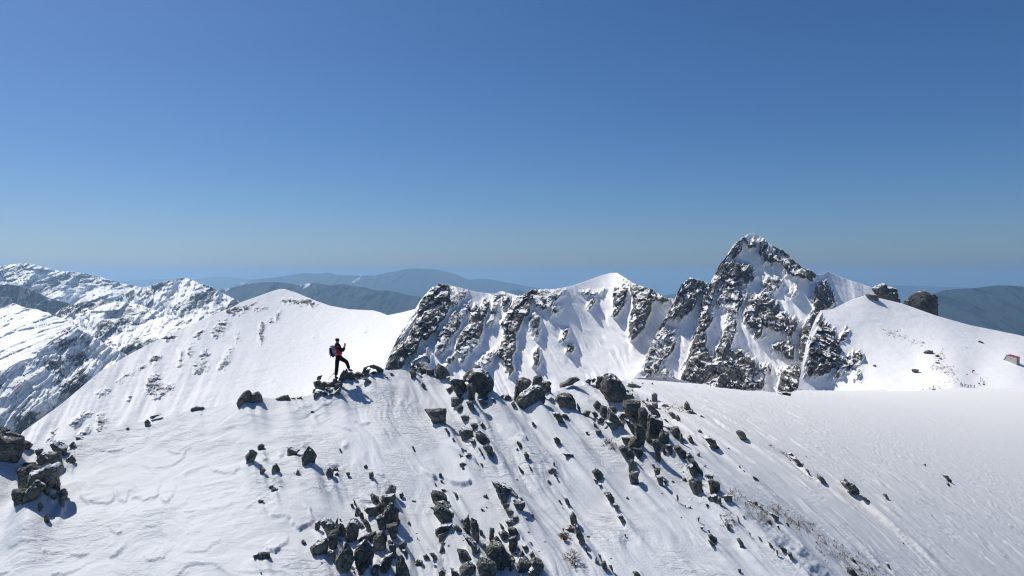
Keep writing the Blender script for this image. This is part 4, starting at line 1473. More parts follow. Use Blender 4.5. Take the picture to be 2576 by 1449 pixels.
# ------------------------------------------------------------------ people
def skin_mesh(name, pts, edges, sub=2):
    """pts: [(x, y, z, r)] -> one smooth tapered surface"""
    me = bpy.data.meshes.new(name)
    me.from_pydata([p[:3] for p in pts], edges, [])
    o = bpy.data.objects.new(name, me); COL.objects.link(o)
    sk = o.modifiers.new('s', 'SKIN'); sk.use_smooth_shade = True
    for i, p in enumerate(pts):
        r = p[3]
        me.skin_vertices[0].data[i].radius = (r, r) if not isinstance(r, tuple) else r
        me.skin_vertices[0].data[i].use_root = (i == 0)
    ss = o.modifiers.new('d', 'SUBSURF'); ss.levels = sub; ss.render_levels = sub
    dg = bpy.context.evaluated_depsgraph_get()
    out = bpy.data.meshes.new_from_object(o.evaluated_get(dg))
    out.name = name
    bpy.data.objects.remove(o); bpy.data.meshes.remove(me)
    for p in out.polygons: p.use_smooth = True
    return out


def chain(*ids): return [(a, b) for a, b in zip(ids[:-1], ids[1:])]


C_SKIN = simple_mat('skin', (0.45, 0.27, 0.19, 1), 0.6, 0.3, 0.08, 30)
C_BLACK = simple_mat('black_cloth', (0.012, 0.012, 0.015, 1), 0.75, 0.2, 0.25, 25)
C_RED = simple_mat('red_cloth', (0.62, 0.015, 0.04, 1), 0.6, 0.3, 0.15, 25)
C_GREY = simple_mat('pale_grey_cloth', (0.42, 0.43, 0.50, 1), 0.65, 0.3, 0.12, 20)
C_NAVY = simple_mat('navy_strap', (0.02, 0.035, 0.11, 1), 0.6, 0.3, 0.1, 20)
C_BOOT = simple_mat('boot_leather', (0.06, 0.018, 0.018, 1), 0.5, 0.4, 0.3, 40)
C_METAL = simple_mat('grey_metal', (0.20, 0.22, 0.27, 1), 0.4, 0.5, 0.05, 20, metal=0.6)
C_GLASS = simple_mat('dark_screen', (0.02, 0.03, 0.07, 1), 0.15, 0.5, 0.05, 10)
C_CORAL = simple_mat('coral_webbing', (0.5, 0.14, 0.08, 1), 0.6, 0.3, 0.1, 20)

foot = hit(847, 968, ['fg'])
HD = foot.y + 0.05


def hp(cx, cy, dy=0.0, r=None):
    p = cv('h', [(cx, cy)])[0]
    v = ray(p[0], p[1]) * (HD + dy)
    return (float(v[0]), float(v[1]), float(v[2])) + ((r,) if r is not None else ())


base = Vector(hp(690, 1195))
hiker = empty('person', base)
tag(hiker, 'hiker in a black and red jacket holding a phone, one boot up on a rock', 'person')


def kid(name, me, mat, parent=hiker, org=base):
    me.transform(__import__('mathutils').Matrix.Translation(-org))
    return link(name, me, mat, parent)


def rel(pts): return pts


B = [hp(745, 690, 0, .075), hp(730, 600, 0, .085), hp(714, 500, 0, .08), hp(706, 430, 0, .06), hp(706, 390, 0, .04), hp(705, 335, 0, .075), hp(712, 285, 0, .088), hp(714, 258, 0, .06),
     hp(748, 322, -.01, .018),                                                            # 8 nose
     hp(706, 440, -.12, .045), hp(815, 555, -.21, .04), hp(868, 462, -.10, .030),          # 9-11 near arm
     hp(722, 440, .12, .045), hp(838, 548, .2, .04), hp(880, 462, .06, .030),              # 12-14 far arm
     hp(722, 730, -.08, .065), hp(702, 900, -.11, .05), hp(672, 1130, -.1, .045), hp(668, 1172, -.1, .04), hp(722, 1188, -.1, .035),   # 15-19
     hp(775, 725, .08, .065), hp(932, 805, .13, .05), hp(985, 965, .12, .045), hp(990, 1000, .12, .04), hp(1075, 1012, .12, .035),     # 20-24
     hp(882, 425, -.06, .036), hp(890, 425, .03, .036)]                                     # 25, 26 palms
E = chain(0, 1, 2, 3, 4, 5, 6, 7) + [(5, 8)] + chain(3, 9, 10, 11, 25) + chain(3, 12, 13, 14, 26) + chain(0, 15, 16, 17, 18, 19) + chain(0, 20, 21, 22, 23, 24)
kid('body', skin_mesh('body', B, E), C_SKIN)
hiker_body = None
# fingers: five short curled chains on each hand, closed round the phone
for side, (cx, cy, dy) in ((-1, (882, 425, -.06)), (1, (890, 425, .03))):
    for i in range(5):
        if i < 4:
            y0 = cy - 22 + i * 11
            pts = [hp(cx + 4, y0 + 3, dy, .011), hp(cx + 14, y0 - 4, dy + side * .025, .0095), hp(cx + 20, y0 - 5, dy - side * .005, .0085), hp(cx + 20, y0 - 4, dy - side * .03, .007)]
        else:
            pts = [hp(cx - 4, cy, dy, .013), hp(cx - 2, cy - 14, dy - side * .03, .011), hp(cx + 6, cy - 22, dy - side * .04, .009)]
        f = skin_mesh('finger', pts, chain(*range(len(pts))), 1)
        kid('finger' if i < 4 else 'thumb', f, C_SKIN)
# jacket: black yoke, hood and sleeves, red lower panels
J = [hp(748, 668, 0, .165), hp(735, 600, 0, .175), hp(716, 510, 0, .19), hp(702, 440, 0, .18), hp(693, 395, 0, .125), hp(652, 385, 0, .10)]
jm = skin_mesh('jacket', J, chain(0, 1, 2, 3, 4, 5))
zs = hp(700, 462)[2]
ja = kid('jacket', jm, [C_BLACK, C_RED])
zb = hp(700, 645)[2]
for p in ja.data.polygons:
    c = p.center.z + base.z
    p.material_index = 1 if zb - .06 < c < zs + (p.center.x + base.x - hp(712, 500)[0]) * -0.5 else 0
for s, a in ((-1, (hp(702, 440, -.15, .085), hp(760, 495, -.2, .08), hp(818, 560, -.22, .07), hp(848, 505, -.17, .06), hp(867, 466, -.11, .052))),
             (1, (hp(722, 440, .15, .085), hp(780, 495, .19, .08), hp(840, 553, .2, .07), hp(862, 505, .13, .06), hp(880, 468, .06, .052)))):
    kid('sleeve', skin_mesh('sleeve', list(a), chain(0, 1, 2, 3, 4)), C_BLACK, ja)
    ja.children[-1].matrix_parent_inverse.identity() if ja.children else None
Tm = [hp(746, 645, 0, .15), hp(744, 700, 0, .155), hp(712, 745, -.09, .105), hp(704, 830, -.105, .092), hp(702, 900, -.11, .085), hp(690, 1010, -.105, .082), hp(675, 1135, -.1, .075),
      hp(785, 725, .08, .105), hp(860, 762, .11, .098), hp(930, 805, .13, .088), hp(958, 880, .125, .078), hp(986, 975, .12, .07)]
kid('trousers', skin_mesh('trousers', Tm, chain(0, 1, 2, 3, 4, 5, 6) + chain(1, 7, 8, 9, 10, 11)), C_BLACK)
kid('boot', skin_mesh('boot', [hp(672, 1135, -.1, .06), hp(668, 1172, -.1, .058), hp(700, 1184, -.1, .05), hp(733, 1190, -.1, .042)], chain(0, 1, 2, 3)), C_BOOT)
kid('boot', skin_mesh('boot', [hp(988, 975, .12, .06), hp(992, 1002, .12, .058), hp(1035, 1010, .12, .05), hp(1078, 1012, .12, .042)], chain(0, 1, 2, 3)), C_BOOT)
kid('beanie', skin_mesh('beanie', [hp(706, 318, .0, (.088)), hp(708, 285, 0, .105), hp(712, 262, 0, .085), hp(713, 246, 0, .03)], chain(0, 1, 2, 3)), C_BLACK)


def prism(name, crop, txt, d0, d1, bev=0.02, fn=None):
    """outline given real thickness between two distances"""
    pts = parse(txt)[0]
    fn = fn or hp
    bm = bmesh.new()
    a = [bm.verts.new(fn(x, y, d0)) for x, y in pts]
    b_ = [bm.verts.new(fn(x, y, d1)) for x, y in pts]
    n = len(pts)
    bm.faces.new(a); bm.faces.new(b_[::-1])
    for i in range(n): bm.faces.new((a[(i + 1) % n], a[i], b_[i], b_[(i + 1) % n]))
    bmesh.ops.recalc_face_normals(bm, faces=bm.faces[:])
    if bev: bmesh.ops.bevel(bm, geom=bm.edges[:], offset=bev, segments=3, affect='EDGES', profile=0.6)
    me = bpy.data.meshes.new(name); bm.to_mesh(me); bm.free()
    for p in me.polygons: p.use_smooth = True
    return me


pb = Vector(hp(620, 690))
pack = empty('backpack', pb)
tag(pack, 'pale grey and black backpack with blue straps on the hiker', 'backpack')
kid('main_bag', prism('main_bag', 'h', '560,455 640,425 668,500 720,645 690,680 640,685 600,600', -.17, .15, .035), C_GREY, pack, pb)
kid('lid', prism('lid', 'h', '530,440 560,420 605,412 640,428 636,458 560,476', -.16, .14, .03), simple_mat('pack_lid_cloth', (0.55, 0.50, 0.53, 1), 0.7), pack, pb)
kid('front_pocket', prism('front_pocket', 'h', '514,470 562,470 600,570 642,690 605,704 548,655 524,560', -.15, .13, .03), C_BLACK, pack, pb)
for t in ('566,530 648,500 652,514 570,544', '590,600 600,590 640,690 628,692', '620,640 690,590 696,602 624,654', '660,672 716,648 720,660 668,684', '600,480 640,455 646,466 606,492'):
    kid('strap', prism('strap', 'h', t, -.195, -.165, .004), C_NAVY, pack, pb)
kid('coral_loop', prism('coral_loop', 'h', '508,560 522,555 530,620 548,650 540,660 516,630', -.05, -.02, .004), C_CORAL, pack, pb)
kid('dangling_strap', prism('dangling_strap', 'h', '542,655 556,660 546,715 536,712', -.06, -.04, .003), C_BLACK, pack, pb)

ph = bpy.data.objects.new('phone', prism('phone', 'h', '866,368 908,368 906,440 876,440', -.035, -.012, .006))
COL.objects.link(ph); ph.data.materials.append(C_GLASS)
tag(ph, "phone held up in the hiker's hands", 'phone')


def tube(bm, p0, p1, r0, r1, n=6):
    p0, p1 = Vector(p0), Vector(p1)
    d = (p1 - p0).normalized()
    a = d.orthogonal().normalized(); b_ = d.cross(a)
    A = [bm.verts.new(p0 + (a * math.cos(t) + b_ * math.sin(t)) * r0) for t in [2 * math.pi * i / n for i in range(n)]]
    Bv = [bm.verts.new(p1 + (a * math.cos(t) + b_ * math.sin(t)) * r1) for t in [2 * math.pi * i / n for i in range(n)]]
    for i in range(n): bm.faces.new((A[i], A[(i + 1) % n], Bv[(i + 1) % n], Bv[i]))
    bm.faces.new(A[::-1]); bm.faces.new(Bv)


def from_bm(name, bm, sm=True):
    me = bpy.data.meshes.new(name); bm.to_mesh(me); bm.free()
    for p in me.polygons: p.use_smooth = sm
    return me


pp = Vector(hp(490, 1225, 0))
pole = empty('trekking_pole', pp)
tag(pole, "thin grey trekking pole propped on the stones behind the hiker's foot", 'trekking pole')
bm = bmesh.new(); tube(bm, hp(490, 1225, 0), hp(608, 1098, .05), .010, .013); kid('shaft', from_bm('shaft', bm), C_METAL, pole, pp)
bm = bmesh.new(); tube(bm, hp(604, 1102, .05), hp(628, 1076, .06), .02, .018); kid('grip', from_bm('grip', bm), C_BLACK, pole, pp)


# small figures far across the bowl
def person(px, py, hpx, layer_, jacket, legs, label, group=None, pose='stand', lean=0.0):
    loc = hit(px, py, [layer_] if isinstance(layer_, str) else layer_)
    if loc is None: print('no ground for', label); return
    m_ = loc.y / FPX
    h = hpx * m_
    if pose == 'stand':
        P_ = [(0, 0, .50), (lean * .2, 0, .66), (lean * .5, 0, .80), (lean * .6, 0, .86), (lean * .7, 0, .92), (lean * .75, 0, .97),
              (-.05, .06, .27), (-.07, .06, .02), (.06, -.06, .27), (.08, -.06, .02), (lean * .5 + .06, .14, .64), (lean * .5 + .12, .12, .5), (lean * .5 + .05, -.14, .64), (lean * .5 + .12, -.12, .5), (-.01, .06, .02), (.14, -.06, .02)]
        R_ = [.085, .085, .10, .04, .06, .05, .055, .04, .055, .04, .045, .035, .045, .035, .035, .035]
    else:  # bent over
        P_ = [(0, 0, .55), (.15, 0, .72), (.36, 0, .80), (.44, 0, .78), (.52, 0, .76), (.57, 0, .73),
              (-.02, .09, .28), (-.05, .09, .02), (.10, -.09, .28), (.08, -.09, .02), (.36, .15, .55), (.42, .12, .35), (.36, -.15, .55), (.42, -.12, .35), (.05, .09, .02), (.16, -.09, .02)]
        R_ = [.13, .13, .14, .06, .09, .08, .08, .06, .08, .06, .06, .05, .06, .05, .05, .05]
    s = -1 if lean < 0 and pose != 'stand' else 1
    pts = [(s * x * h, y * h, z * h, r * h) for (x, y, z), r in zip(P_, R_)]
    e = chain(0, 1, 2, 3, 4, 5) + chain(0, 6, 7, 14) + chain(0, 8, 9, 15) + chain(2, 10, 11) + chain(2, 12, 13)
    me = skin_mesh('person', pts, e, 1)
    o = link('person', me, [jacket, legs, C_BLACK])
    o.location = loc - Vector((0, 0, .01))
    for p in me.polygons:
        z = p.center.z / h
        p.material_index = 1 if z < .5 else (2 if z > .88 and pose == 'stand' else 0)
    return tag(o, label, 'person', group)


def cmat(n, c): return simple_mat(n, c + (1,), 0.7, 0.2, 0.1, 20)


M_TEAL = cmat('teal_cloth', (0.02, 0.13, 0.16)); M_NAVY = cmat('dark_navy_cloth', (0.012, 0.02, 0.07)); M_MAROON = cmat('maroon_cloth', (0.16, 0.02, 0.06)); M_BLUE = cmat('blue_cloth', (0.02, 0.06, 0.22))
M_GREEN = cmat('dark_green_cloth', (0.02, 0.08, 0.06)); M_DARK = cmat('charcoal_cloth', (0.025, 0.025, 0.03)); M_ORANGE = cmat('orange_cloth', (0.5, 0.14, 0.04))


def zp(x, y):
    p = cv('z', [(x, y)])[0]
    return p[0], p[1]


LY = ['snow_shoulder', 'fg']
G_ = 'small figures on the snow below the hut'
k_ = 1 / 6.3 / 1.5528
for x, y, h, jk, lg, lab, pose, lean in [
    (716, 1112, 92, M_MAROON, M_NAVY, 'tiny standing figure in maroon at the far left end of the row below the hut', 'stand', 0),
    (750, 1142, 80, M_GREEN, M_DARK, 'tiny standing figure in dark green, next to the maroon one', 'stand', .05),
    (812, 1126, 62, M_NAVY, M_DARK, 'tiny bent figure crouching alone in the middle of the row', 'bend', 1),
    (892, 1166, 95, M_NAVY, M_NAVY, 'tiny dark navy figure stepping forward in the row', 'stand', -.1),
    (962, 1164, 102, M_TEAL, M_BLUE, 'tiny tall figure in teal in the row below the hut', 'stand', -.08),
    (1040, 1168, 88, M_MAROON, M_BLUE, 'tiny figure in maroon with blue trousers at the near end of the row', 'stand', .05),
    (1186, 1106, 84, M_BLUE, M_BLUE, 'tiny figure in bright blue stooping beside the upright skis', 'bend', -1),
    (1278, 1052, 72, M_DARK, M_DARK, 'tiny dark figure standing behind the upright skis', 'stand', .15),
    (1000, 796, 92, M_NAVY, M_ORANGE, 'tiny navy figure with orange trousers bending alone on the slope below the hut', 'bend', 1),
    (45, 1176, 74, M_NAVY, M_DARK, 'tiny navy figure standing at the end of the brown stone line', 'stand', 0)]:
    px, py = zp(x, y)
    person(px, py, h * k_, LY, jk, lg, lab, G_, pose, lean)
for x, y, h, lab, ps in [(757, 140, 34, 'tiny dark climber standing on the very top of the rocky peak', 'stand'), (655, 160, 20, 'tiny climber crouching just beside the summit of the rocky peak', 'bend')]:
    px, py = (2800 + x / 4.83) / 1.5528, (880 + y / 4.83) / 1.5528
    for _ in range(14):
        if hit(px, py, ['rocky_peak']) is not None: break
        py += 0.7
    person(px, py + .6, h / 4.83 / 1.5528, 'rocky_peak', M_DARK, M_DARK, lab, None, ps)

for i, (x, y0, y1) in enumerate([(1200, 893, 1012), (1252, 905, 1012)]):
    px, py = zp(x, y1)
    loc = hit(px, py, LY)
    if loc is None: continue
    hgt = (y1 - y0) * k_ / FPX * loc.y
    e = empty('skis', loc)
    tag(e, ['pair of skis standing upright in the snow beside the bright blue figure', 'pair of skis standing upright in the snow beside the dark figure'][i], 'skis', 'pairs of skis stuck upright in the snow')
    for s in (-1, 1):
        bm = bmesh.new()
        n = 9
        rows = []
        for j in range(n):
            t = j / (n - 1); z = -0.25 + t * (hgt + .25)
            wv = .085 * (1 - .18 * math.sin(math.pi * t)) * (1 if j < n - 1 else .35)
            by_ = s * .05 + (0.10 * s * max(0, t - .85) / .15)
            rows.append([bm.verts.new((-wv + s * .07, by_ - .02, z)), bm.verts.new((wv + s * .07, by_ - .02, z)), bm.verts.new((wv + s * .07, by_ + .02, z)), bm.verts.new((-wv + s * .07, by_ + .02, z))])
        for a, b_ in zip(rows[:-1], rows[1:]):
            for q in range(4): bm.faces.new((a[q], a[(q + 1) % 4], b_[(q + 1) % 4], b_[q]))
        bm.faces.new(rows[0][::-1]); bm.faces.new(rows[-1])
        link('ski', from_bm('ski', bm, False), C_NAVY if i == 0 else C_METAL, e)
px, py = zp(1275, 1090)
loc = hit(px, py, LY)
if loc is not None:
    bm = bmesh.new()
    bmesh.ops.create_uvsphere(bm, u_segments=12, v_segments=8, radius=0.5)
    for v in bm.verts: v.co = Vector((v.co.x * 1.1, v.co.y * .8, v.co.z * .75 + .3))
    bmesh.ops.create_uvsphere(bm, u_segments=10, v_segments=6, radius=0.3, matrix=__import__('mathutils').Matrix.Translation((.45, 0, .3)))
    o = link('rucksack', from_bm('rucksack', bm), M_DARK); o.location = loc
    tag(o, 'dark rucksack lying on the snow in front of the dark figure', 'rucksack')

# ------------------------------------------------------------------ the hut
px, py = zp(1770, 478)
hl = hit(px, py, ['snow_shoulder']) or Vector(ray(px, py) * 410)
M_WALL = simple_mat('weathered_grey_panels', (0.46, 0.44, 0.40, 1), 0.8, 0.2, 0.08, 3)
M_ROOF = simple_mat('red_sheet_roof', (0.33, 0.008, 0.018, 1), 0.45, 0.4, 0.1, 4)
M_SLANT = simple_mat('blue_grey_sheet', (0.10, 0.13, 0.30, 1), 0.5, 0.4, 0.1, 3)
M_WOOD = simple_mat('yellow_wood', (0.42, 0.30, 0.17, 1), 0.7, 0.2, 0.15, 5)
M_PANE = simple_mat('dark_pane', (0.04, 0.045, 0.06, 1), 0.15, 0.5)
hut = empty('hut', hl, math.atan2(-.875, .485))
hut.scale = (.78, .78, .78)
tag(hut, 'small grey mountain hut with a red roof and a slanted end, on the snow shoulder', 'hut')
WD, DP = 8.6, 4.6
SEC = [(0, -2.0), (0, 0.0), (2.25, 3.85), (WD, 2.7), (WD, -2.6)]


def solid(name, sec, v0, v1, mat, parent):
    bm = bmesh.new()
    a = [bm.verts.new((u, v0, z)) for u, z in sec]; b_ = [bm.verts.new((u, v1, z)) for u, z in sec]
    n = len(sec)
    bm.faces.new(a); bm.faces.new(b_[::-1])
    for i in range(n): bm.faces.new((a[(i + 1) % n], a[i], b_[i], b_[(i + 1) % n]))
    bmesh.ops.recalc_face_normals(bm, faces=bm.faces[:])
    return link(name, from_bm(name, bm, False), mat, parent)


wall = solid('wall', SEC, 0, DP, M_WALL, hut)
solid('roof', [(2.05, 3.93), (2.0, 4.12), (2.25, 4.2), (WD + .3, 2.95), (WD + .3, 2.72), (2.25, 3.90)], -.25, DP + .25, M_ROOF, hut)
solid('slanted_roof', [(-.25, -.25), (-.42, -.15), (1.98, 4.02), (2.2, 3.90)], -.2, DP + .2, M_SLANT, hut)
fr = solid('window', [(4.2, .75), (5.35, .75), (5.35, 2.15), (4.2, 2.15)], -.10, .04, simple_mat('white_frame', (0.7, 0.7, 0.68, 1), 0.6), hut)
solid('pane', [(4.42, .95), (5.12, .95), (5.12, 1.95), (4.42, 1.95)], -.14, -.02, M_PANE, fr)
for u in (1.6, 2.9, 6.4, 7.6): solid('panel_batten', [(u, -1.6), (u + .09, -1.6), (u + .09, 3.85 - (u - 2.25) * .18 - .15 if u > 2.3 else u * 1.7 - .2), (u, 3.85 - (u - 2.25) * .18 - .15 if u > 2.3 else u * 1.7 - .25)], -.05, .02, M_WALL, hut)
dr = solid('door', [(WD - .02, -1.6), (WD + .09, -1.6), (WD + .09, 1.0), (WD - .02, 1.0)], 1.6, 2.7, M_WOOD, hut)
solid('handle', [(WD + .08, -.5), (WD + .16, -.5), (WD + .16, -.3), (WD + .08, -.3)], 1.7, 1.85, C_METAL, dr)
solid('wooden_wall', [(WD - .03, -1.9), (WD + .05, -1.9), (WD + .05, 2.45), (WD - .03, 2.45)], .5, 1.4, M_WOOD, hut)
solid('wooden_wall', [(WD - .03, -1.9), (WD + .05, -1.9), (WD + .05, 2.45), (WD - .03, 2.45)], 2.9, 4.2, M_WOOD, hut)

# stones on the shoulder near the figures
M_BROWN = rock_material('brown_stone', (0.10, 0.085, 0.07, 1), (0.2, 0.17, 0.14, 1), (0.22, 0.17, 0.12, 1), 2.0)
rr3 = np.random.default_rng(21)
for crop, txt, lab in [
    ('z', '1132,12 1180,6 1230,25 1272,52 1200,46', 'flat brown boulder alone on the snow above the hut path'),
    ('z', '832,178 850,168 878,184 850,190', 'small dark stone above the lone bending figure'),
    ('z', '825,825 850,815 886,832 850,838', 'small flat stone below the lone bending figure'),
    ('z', '0,1200 30,1180 98,1195 70,1218 10,1218', 'dark flat rock beside the figure at the stone line'),
    ('z', '80,385 120,345 160,340 195,400 110,400', 'pointed grey boulder at the top of the stone strip'),
    ('z', '160,455 200,430 255,435 240,465', 'long brown boulder in the middle of the stone strip'),
    ('z', '75,545 110,525 195,540 185,562 110,565', 'rounded brown boulder in the stone strip, topped by a small pointed one'),
    ('z', '150,510 170,475 188,508', 'small pointed stone perched on the rounded brown boulder'),
    ('z', '0,300 5,235 20,270 40,320 15,330', 'upright stone at the outer edge of the stone strip'),
    ('c6', '1065,940 1080,933 1122,938 1110,955 1080,960', 'pale brown boulder alone on the steep side of the bowl'),
    ('c6', '780,905 800,902 806,914 786,918', 'small dark stone on the snow beside the cliff'),
    ('c6', '1155,810 1190,793 1225,798 1218,815 1175,818', 'long dark boulder at the upper end of the brown stones'),
    ('c6', '720,385 735,375 820,395 818,418 780,405', 'dark stone lying across the ridge line below the snowy tower')]:
    p = cv(crop, parse(txt)[0])
    loc = hit(p[:, 0].mean(), p[:, 1].max() - .3, LY)
    if loc is None: continue
    me, org = build_rock(p, loc.y + .2, rr3, detail=.8)
    o = link('boulder', me, M_BROWN); o.location = org
    tag(o, lab, 'boulder', 'stones on the snow shoulder')

for txt, lab in [
    ('1392,1208 1440,1180 1487,1200 1462,1216', 'low flat rock on the bowl rim below the dark cliff'),
    ('1145,1248 1200,1230 1255,1247 1200,1256', 'low snowy rock on the bowl rim at the foot of the rocky peak')]:
    p = cv('c4', parse(txt)[0])
    yb = unify(p[:, 1].max(), p[:, 0].mean())
    loc = None
    for _ in range(10):
        loc = hit(p[:, 0].mean(), yb, ['fg'])
        if loc is not None: break
        yb += 1.5
    if loc is None: continue
    p[:, 1] += max(0, yb - p[:, 1].max())
    me, org = build_rock(p, loc.y + 1.0, rr3, detail=1.3)
    o = link('boulder', me, MAT_TOR_SNOWY); o.location = org
    tag(o, lab, 'boulder', 'outcrop on the rim of the bowl')

# ------------------------------------------------------------------ dry grass and bare shrubs on the slope
M_GRASS = simple_mat('dry_grass_stalks', (0.22, 0.18, 0.125, 1), 0.8, 0.1, 0.35, 3)
M_TWIG = simple_mat('red_brown_twigs', (0.13, 0.085, 0.07, 1), 0.8, 0.1, 0.3, 6)
bm = bmesh.new()
rg = random.Random(4)
spots = []


def strew(crop, line, width, n, taper=None):
    line = cv(crop, line)
    seg = np.linalg.norm(np.diff(line, axis=0), axis=1); cum = np.concatenate([[0], np.cumsum(seg)])
    for _ in range(n):
        t = rg.random() * cum[-1]; i = min(int(np.searchsorted(cum, t)) - 1, len(seg) - 1); i = max(i, 0)
        p = line[i] + (line[i + 1] - line[i]) * ((t - cum[i]) / seg[i])
        w_ = width * (0.4 + 0.6 * t / cum[-1])
        spots.append((p[0] + rg.gauss(0, w_), p[1] + rg.gauss(0, w_ * .6)))


strew('H', [(10, 840), (60, 880), (200, 960), (330, 1030), (420, 1110), (520, 1190), (620, 1270), (740, 1350), (900, 1440), (960, 1500)], 20, 230)
strew('G', [(1440, 570), (1500, 620), (1530, 650)], 14, 25)
strew('G', [(1650, 690), (1700, 750), (1780, 830), (1830, 900)], 18, 75)
strew('H', [(10, 310), (100, 360), (200, 430), (280, 480)], 6, 30)
strew('G', [(1400, 880), (1480, 900), (1400, 840)], 16, 25)
strew('G', [(180, 60), (240, 100), (290, 130)], 8, 25)
strew('G', [(900, 140), (960, 200), (1150, 500), (1230, 540)], 8, 40)
strew('D', [(800, 450), (900, 520), (1040, 450), (1180, 510)], 8, 40)
for px, py in spots:
    loc = hit(px, py, ['fg'])
    if loc is None: continue
    for _ in range(rg.randint(3, 7)):
        a = rg.random() * 6.28; L = rg.uniform(.05, .17) * (loc.y / 25) ** .6; ww = .004 + .0006 * loc.y
        d = Vector((math.cos(a), math.sin(a), rg.uniform(.4, 1.6))).normalized() * L
        s = Vector((-math.sin(a), math.cos(a), 0)) * ww
        o_ = loc + Vector((rg.gauss(0, .06), rg.gauss(0, .06), -.02))
        v = [bm.verts.new(o_ - s), bm.verts.new(o_ + s), bm.verts.new(o_ + d)]
        bm.faces.new(v)
tag(link('dry_grass', from_bm('dry_grass', bm, False), M_GRASS), 'sparse dry grass poking through the snow on the lower slope', 'grass', kind='stuff')


def shrub(crop, x, y, hpx, seed, label, leaves=False, spread=1.0):
    p = cv(crop, [(x, y)])[0]
    loc = hit(p[0], p[1], ['fg'])
    if loc is None: return
    h = hpx / CROPS[crop][2] / 1.5528 / FPX * loc.y
    R = random.Random(seed)
    bm = bmesh.new(); lb = bmesh.new()

    def grow(p0, d, L, r, depth):
        p1 = p0 + d * L
        tube(bm, p0, p1, r, r * .7, 4)
        if depth == 0:
            if leaves:
                for _ in range(2):
                    c = p1 + Vector((R.gauss(0, .04), R.gauss(0, .04), R.gauss(0, .04)))
                    u_ = Vector((R.gauss(0, 1), R.gauss(0, 1), R.gauss(0, 1))).normalized() * .03; w_ = u_.orthogonal().normalized() * .018
                    lb.faces.new([lb.verts.new(c - w_), lb.verts.new(c + u_), lb.verts.new(c + w_), lb.verts.new(c - u_)])
            return
        for _ in range(R.choice((2, 3))):
            nd = (d + Vector((R.gauss(0, .55 * spread), R.gauss(0, .55 * spread), R.gauss(.05, .35)))).normalized()
            grow(p1, nd, L * R.uniform(.6, .85), r * .62, depth - 1)
    for _ in range(4):
        d = Vector((R.gauss(0, .6 * spread), R.gauss(0, .4), 1)).normalized()
        grow(Vector((R.gauss(0, .05), R.gauss(0, .05), -.05)), d, h * .34, .018, 4)
    if leaves:
        e = empty('shrub', loc); link('branches', from_bm('branches', bm, False), M_TWIG, e); link('leaves', from_bm('leaves', lb, False), simple_mat('withered_leaves', (0.17, 0.09, 0.05, 1), .8), e)
    else:
        e = link('shrub', from_bm('shrub', bm, False), M_TWIG); e.location = loc
        lb.free()
    tag(e, label, 'shrub')


shrub('F', 1655, 1265, 120, 1, 'taller bare twiggy shrub on the snow below the narrow rib')
shrub('F', 1710, 1345, 105, 2, 'lower spreading bare shrub just below the taller twiggy one', spread=1.4)
shrub('F', 1600, 1060, 60, 3, 'small shrub with withered brown leaves beside the narrow rib', True)
shrub('F', 1650, 985, 40, 4, 'tiny withered bush at the head of the narrow rib', True)

# ------------------------------------------------------------------ far ground, air, sky, sun
bm = bmesh.new()
N = 96
rings = [300, 1500, 4000, 9000, 20000, 45000, 95000]
prev = None
for r in rings:
    cur = [bm.verts.new((math.cos(2 * math.pi * i / N) * r, math.sin(2 * math.pi * i / N) * r, -1500.0)) for i in range(N)]
    if prev:
        for i in range(N): bm.faces.new((prev[i], cur[i], cur[(i + 1) % N], prev[(i + 1) % N]))
    else: bm.faces.new(cur)
    prev = cur
me = bpy.data.meshes.new('ground'); bm.to_mesh(me); bm.free()
m, nt, b = new_mat('valley_floor')
k = NB(nt)
n = k.noise(k.pos(), 1 / 2500.0, 6, 0.6)
nt.links.new(k.mix(n, (0.03, 0.045, 0.03, 1), (0.09, 0.095, 0.07, 1)), b.inputs['Base Color'])
b.inputs['Roughness'].default_value = 0.95
tag(link('ground', me, m), 'wide hazy valley floor far below the mountains', 'ground', kind='structure')

HAZE = 7.2e-5
bm = bmesh.new()
x0, x1, y0, y1, z0, z1 = -100000, 100000, -3000, 100000, -2100, 190
vs = [bm.verts.new(p) for p in ((x0, y0, z0), (x1, y0, z0), (x1, y1, z0), (x0, y1, z0), (x0, y0, z1), (x1, y0, z1), (x1, y1, z1), (x0, y1, z1))]
for f in ((3, 2, 1, 0), (4, 5, 6, 7), (0, 1, 5, 4), (1, 2, 6, 5), (2, 3, 7, 6), (3, 0, 4, 7)): bm.faces.new([vs[i] for i in f])
me = bpy.data.meshes.new('haze'); bm.to_mesh(me); bm.free()
m = bpy.data.materials.new('thin_mountain_air'); m.use_nodes = True
nt = m.node_tree; nt.nodes.clear()
out = nt.nodes.new('ShaderNodeOutputMaterial'); vol = nt.nodes.new('ShaderNodeVolumePrincipled')
vol.inputs['Color'].default_value = (0.41, 0.66, 0.94, 1); vol.inputs['Density'].default_value = HAZE; vol.inputs['Anisotropy'].default_value = 0.3
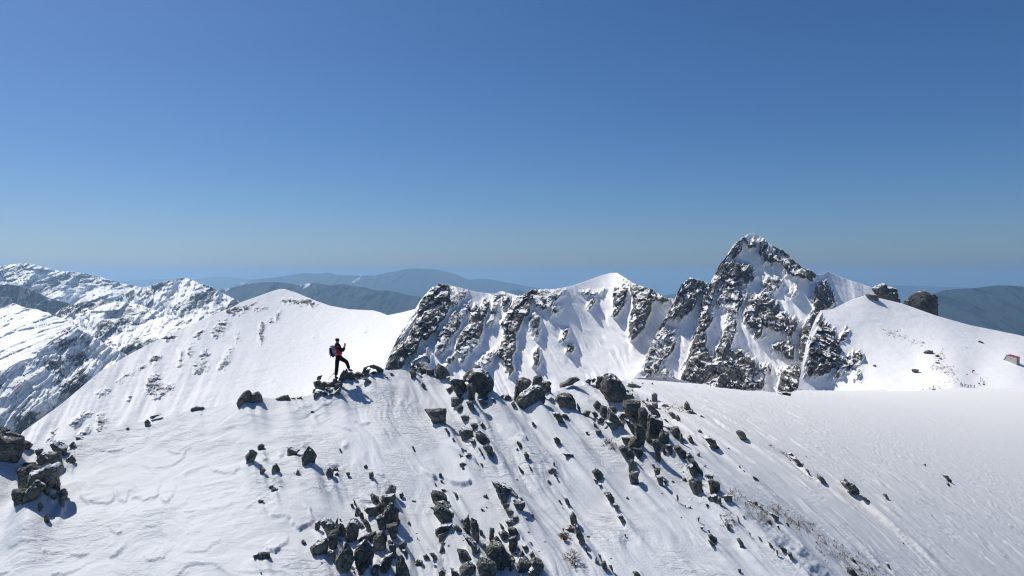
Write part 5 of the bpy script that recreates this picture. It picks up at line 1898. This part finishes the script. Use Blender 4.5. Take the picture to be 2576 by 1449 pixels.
nt.links.new(vol.outputs[0], out.inputs['Volume'])
tag(link('haze', me, m), 'thin pale blue mountain air over the whole view', 'haze', kind='stuff')

SUN_AZ, SUN_EL = math.radians(-55), math.radians(54)
sd = Vector((math.sin(SUN_AZ) * math.cos(SUN_EL), math.cos(SUN_AZ) * math.cos(SUN_EL), math.sin(SUN_EL)))
sun = bpy.data.lights.new('sun', 'SUN'); sun.energy = 4.55; sun.angle = math.radians(0.53); sun.color = (1.0, 0.945, 0.85)
so = bpy.data.objects.new('sun', sun); so.rotation_euler = (-sd).to_track_quat('-Z', 'Y').to_euler(); COL.objects.link(so)
w = bpy.data.worlds.new('World'); scene.world = w; w.use_nodes = True
nt = w.node_tree; nt.nodes.clear()
wo = nt.nodes.new('ShaderNodeOutputWorld'); bg = nt.nodes.new('ShaderNodeBackground'); sky = nt.nodes.new('ShaderNodeTexSky')
sky.sky_type = 'NISHITA'; sky.sun_disc = False
sky.sun_elevation = SUN_EL; sky.sun_rotation = SUN_AZ
sky.altitude = 0; sky.air_density = 0.8; sky.dust_density = 0.8; sky.ozone_density = 10.0
bg.inputs['Strength'].default_value = 0.084
hs = nt.nodes.new('ShaderNodeHueSaturation'); hs.inputs['Saturation'].default_value = 1.11
nt.links.new(sky.outputs[0], hs.inputs['Color'])
nt.links.new(hs.outputs[0], bg.inputs[0]); nt.links.new(bg.outputs[0], wo.inputs[0])

vs = scene.view_settings
vs.view_transform = 'Standard'; vs.look = 'None'; vs.exposure = 0.0; vs.gamma = 1.0; vs.use_curve_mapping = False
cy = scene.cycles
cy.max_bounces = 6; cy.diffuse_bounces = 3; cy.glossy_bounces = 2; cy.volume_bounces = 1; cy.transparent_max_bounces = 4; cy.transmission_bounces = 2
cy.use_adaptive_sampling = True; cy.adaptive_threshold = 0.02
cy.caustics_reflective = False; cy.caustics_refractive = False
cy.pixel_filter_type = 'BLACKMAN_HARRIS'; cy.filter_width = 1.15
cy.use_denoising = True
try: cy.denoiser = 'OPENIMAGEDENOISE'
except Exception: pass
